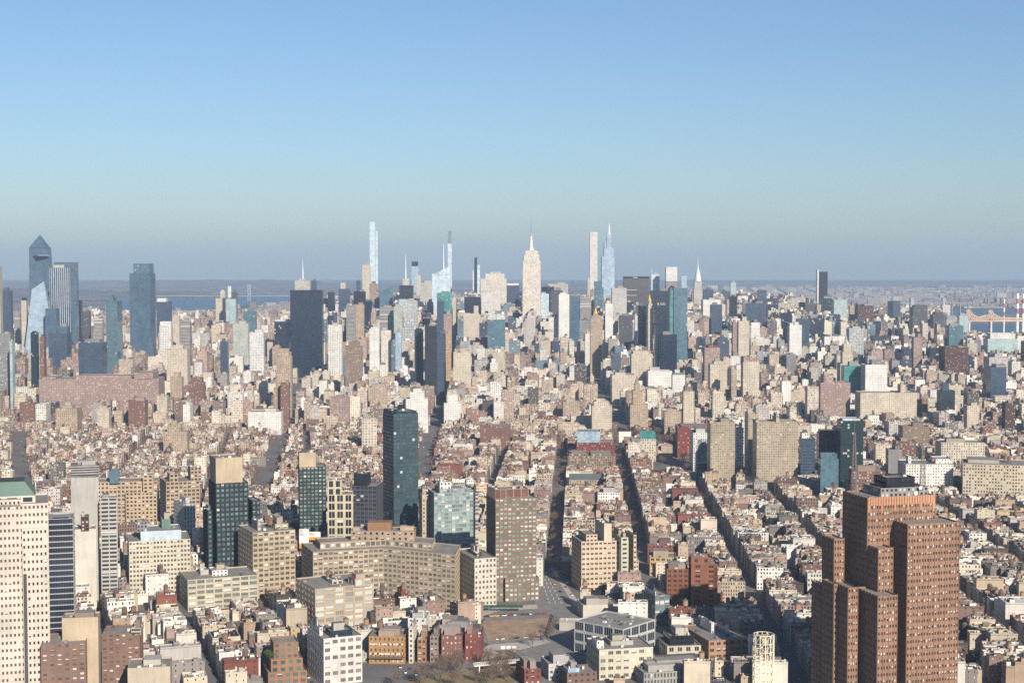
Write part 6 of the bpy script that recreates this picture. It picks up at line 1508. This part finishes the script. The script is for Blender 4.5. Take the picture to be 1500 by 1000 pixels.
def cantilever():
    D = 6150; k = D / FPX; o = thingmesh('cantilever_bridge', 'tan cantilever truss bridge with two peaks by the river', 'bridge', ((1440 - 750) * k, D)); c = lin((190, 164, 142)); X = lambda x: (x - 1440) * k; Z = lambda y: zat(y, D)
    prof = [(1400, 466), (1410, 464), (1416, 460), (1420.5, 452), (1425, 460), (1434, 465), (1444, 463), (1450, 459), (1452.5, 453.5), (1456, 460), (1466, 465), (1500, 466)]
    m = MB(); yb = 470
    def top(x):
        for (a, p), (b_, q) in zip(prof, prof[1:]):
            if a <= x <= b_: return p + (q - p) * (x - a) / (b_ - a)
        return 466
    for yo in (0, 22):
        xs = [1400 + i * 2.5 for i in range(41)]
        for a, b_ in zip(xs, xs[1:]):
            bar(m, (X(a), yo, Z(top(a))), (X(b_), yo, Z(top(b_))), 3, c); bar(m, (X(a), yo, Z(yb)), (X(b_), yo, Z(yb)), 4, c); bar(m, (X(a), yo, Z(yb)), (X(b_), yo, Z(top(b_))), 2, c); bar(m, (X(a), yo, Z(yb)), (X(a), yo, Z(top(a))), 2, c)
    m.build('truss', [FAC], o)
    m = MB(); boxy(m, rect(0, 11, 100 * k, 24, 0), Z(471), Z(469.6), c); m.build('deck', [FAC], o)
    for x in (1420.5, 1452.5): m = MB(); boxy(m, rect(X(x), 11, 2.4 * k, 26, 0), 0, Z(471), lin((200, 184, 166))); m.build('pier', [FAC], o)
cantilever()
def suspension():
    D = 12500; k = D / FPX; o = thingmesh('suspension_bridge', 'faint suspension bridge with a tall pale tower over the western river', 'bridge', ((340 - 750) * k, D)); c = lin((150, 152, 156)); X = lambda x: (x - 340) * k; Z = lambda y: zat(y, D)
    for x, y in ((365, 416.5),):
        m = MB()
        for s in (-1, 1): boxy(m, rect(X(x) + s * 9, 6, 6, 14, 0), 0, Z(y), c)
        for q in (.45, .75, .97): boxy(m, rect(X(x), 6, 14, 10, 0), Z(y) * q - 6, Z(y) * q, c)
        m.build('tower', [FAC], o)
    m = MB(); boxy(m, rect(X(325), 6, 220 * k, 20, 0), Z(433.6), Z(432.9), c); m.build('deck', [FAC], o)
    m = MB(); n = 16
    def sag(xa, ya, xb, yb, dip): return [(X(xa + (xb - xa) * i / n), 0, Z(ya + (yb - ya) * i / n + dip * 4 * (i / n) * (1 - i / n))) for i in range(n + 1)]
    for L in (sag(300, 431, 365, 417, 4), sag(365, 417, 420, 432, 4)):
        for p, q in zip(L, L[1:]): bar(m, p, q, 1.2, c)
    m.build('cable', [FAC], o)
suspension()
# ------------------------------------------------------------------ steam plume and haze
def volmat(name, col, dens, aniso=0.0):
    m = bpy.data.materials.new(name); m.use_nodes = True; nt = m.node_tree; nt.nodes.clear()
    out = nt.nodes.new('ShaderNodeOutputMaterial'); v = nt.nodes.new('ShaderNodeVolumePrincipled'); v.inputs['Color'].default_value = (*col, 1); v.inputs['Density'].default_value = dens
    v.inputs['Anisotropy'].default_value = aniso; v.inputs['Density Attribute'].default_value = ''
    nt.links.new(v.outputs[0], out.inputs['Volume']); m.cycles.homogeneous_volume = True if hasattr(m.cycles, 'homogeneous_volume') else None
    return m
def haze():
    x, y0, y1, z0, z1 = GX + 60, GY0 - 60, GY1 + 60, -1, 620
    v = [(a, b, c) for c in (z0, z1) for a, b in ((-x, y0), (x, y0), (x, y1), (-x, y1))]
    f = [(3, 2, 1, 0), (4, 5, 6, 7), (0, 1, 5, 4), (1, 2, 6, 5), (2, 3, 7, 6), (3, 0, 4, 7)]
    me = bpy.data.meshes.new('haze'); me.from_pydata(v, [], f); me.materials.append(volmat('haze_air', (.51, .685, .92), HAZE_DENSITY)); o = bpy.data.objects.new('haze', me); COL.objects.link(o); o['kind'] = 'stuff'
haze()
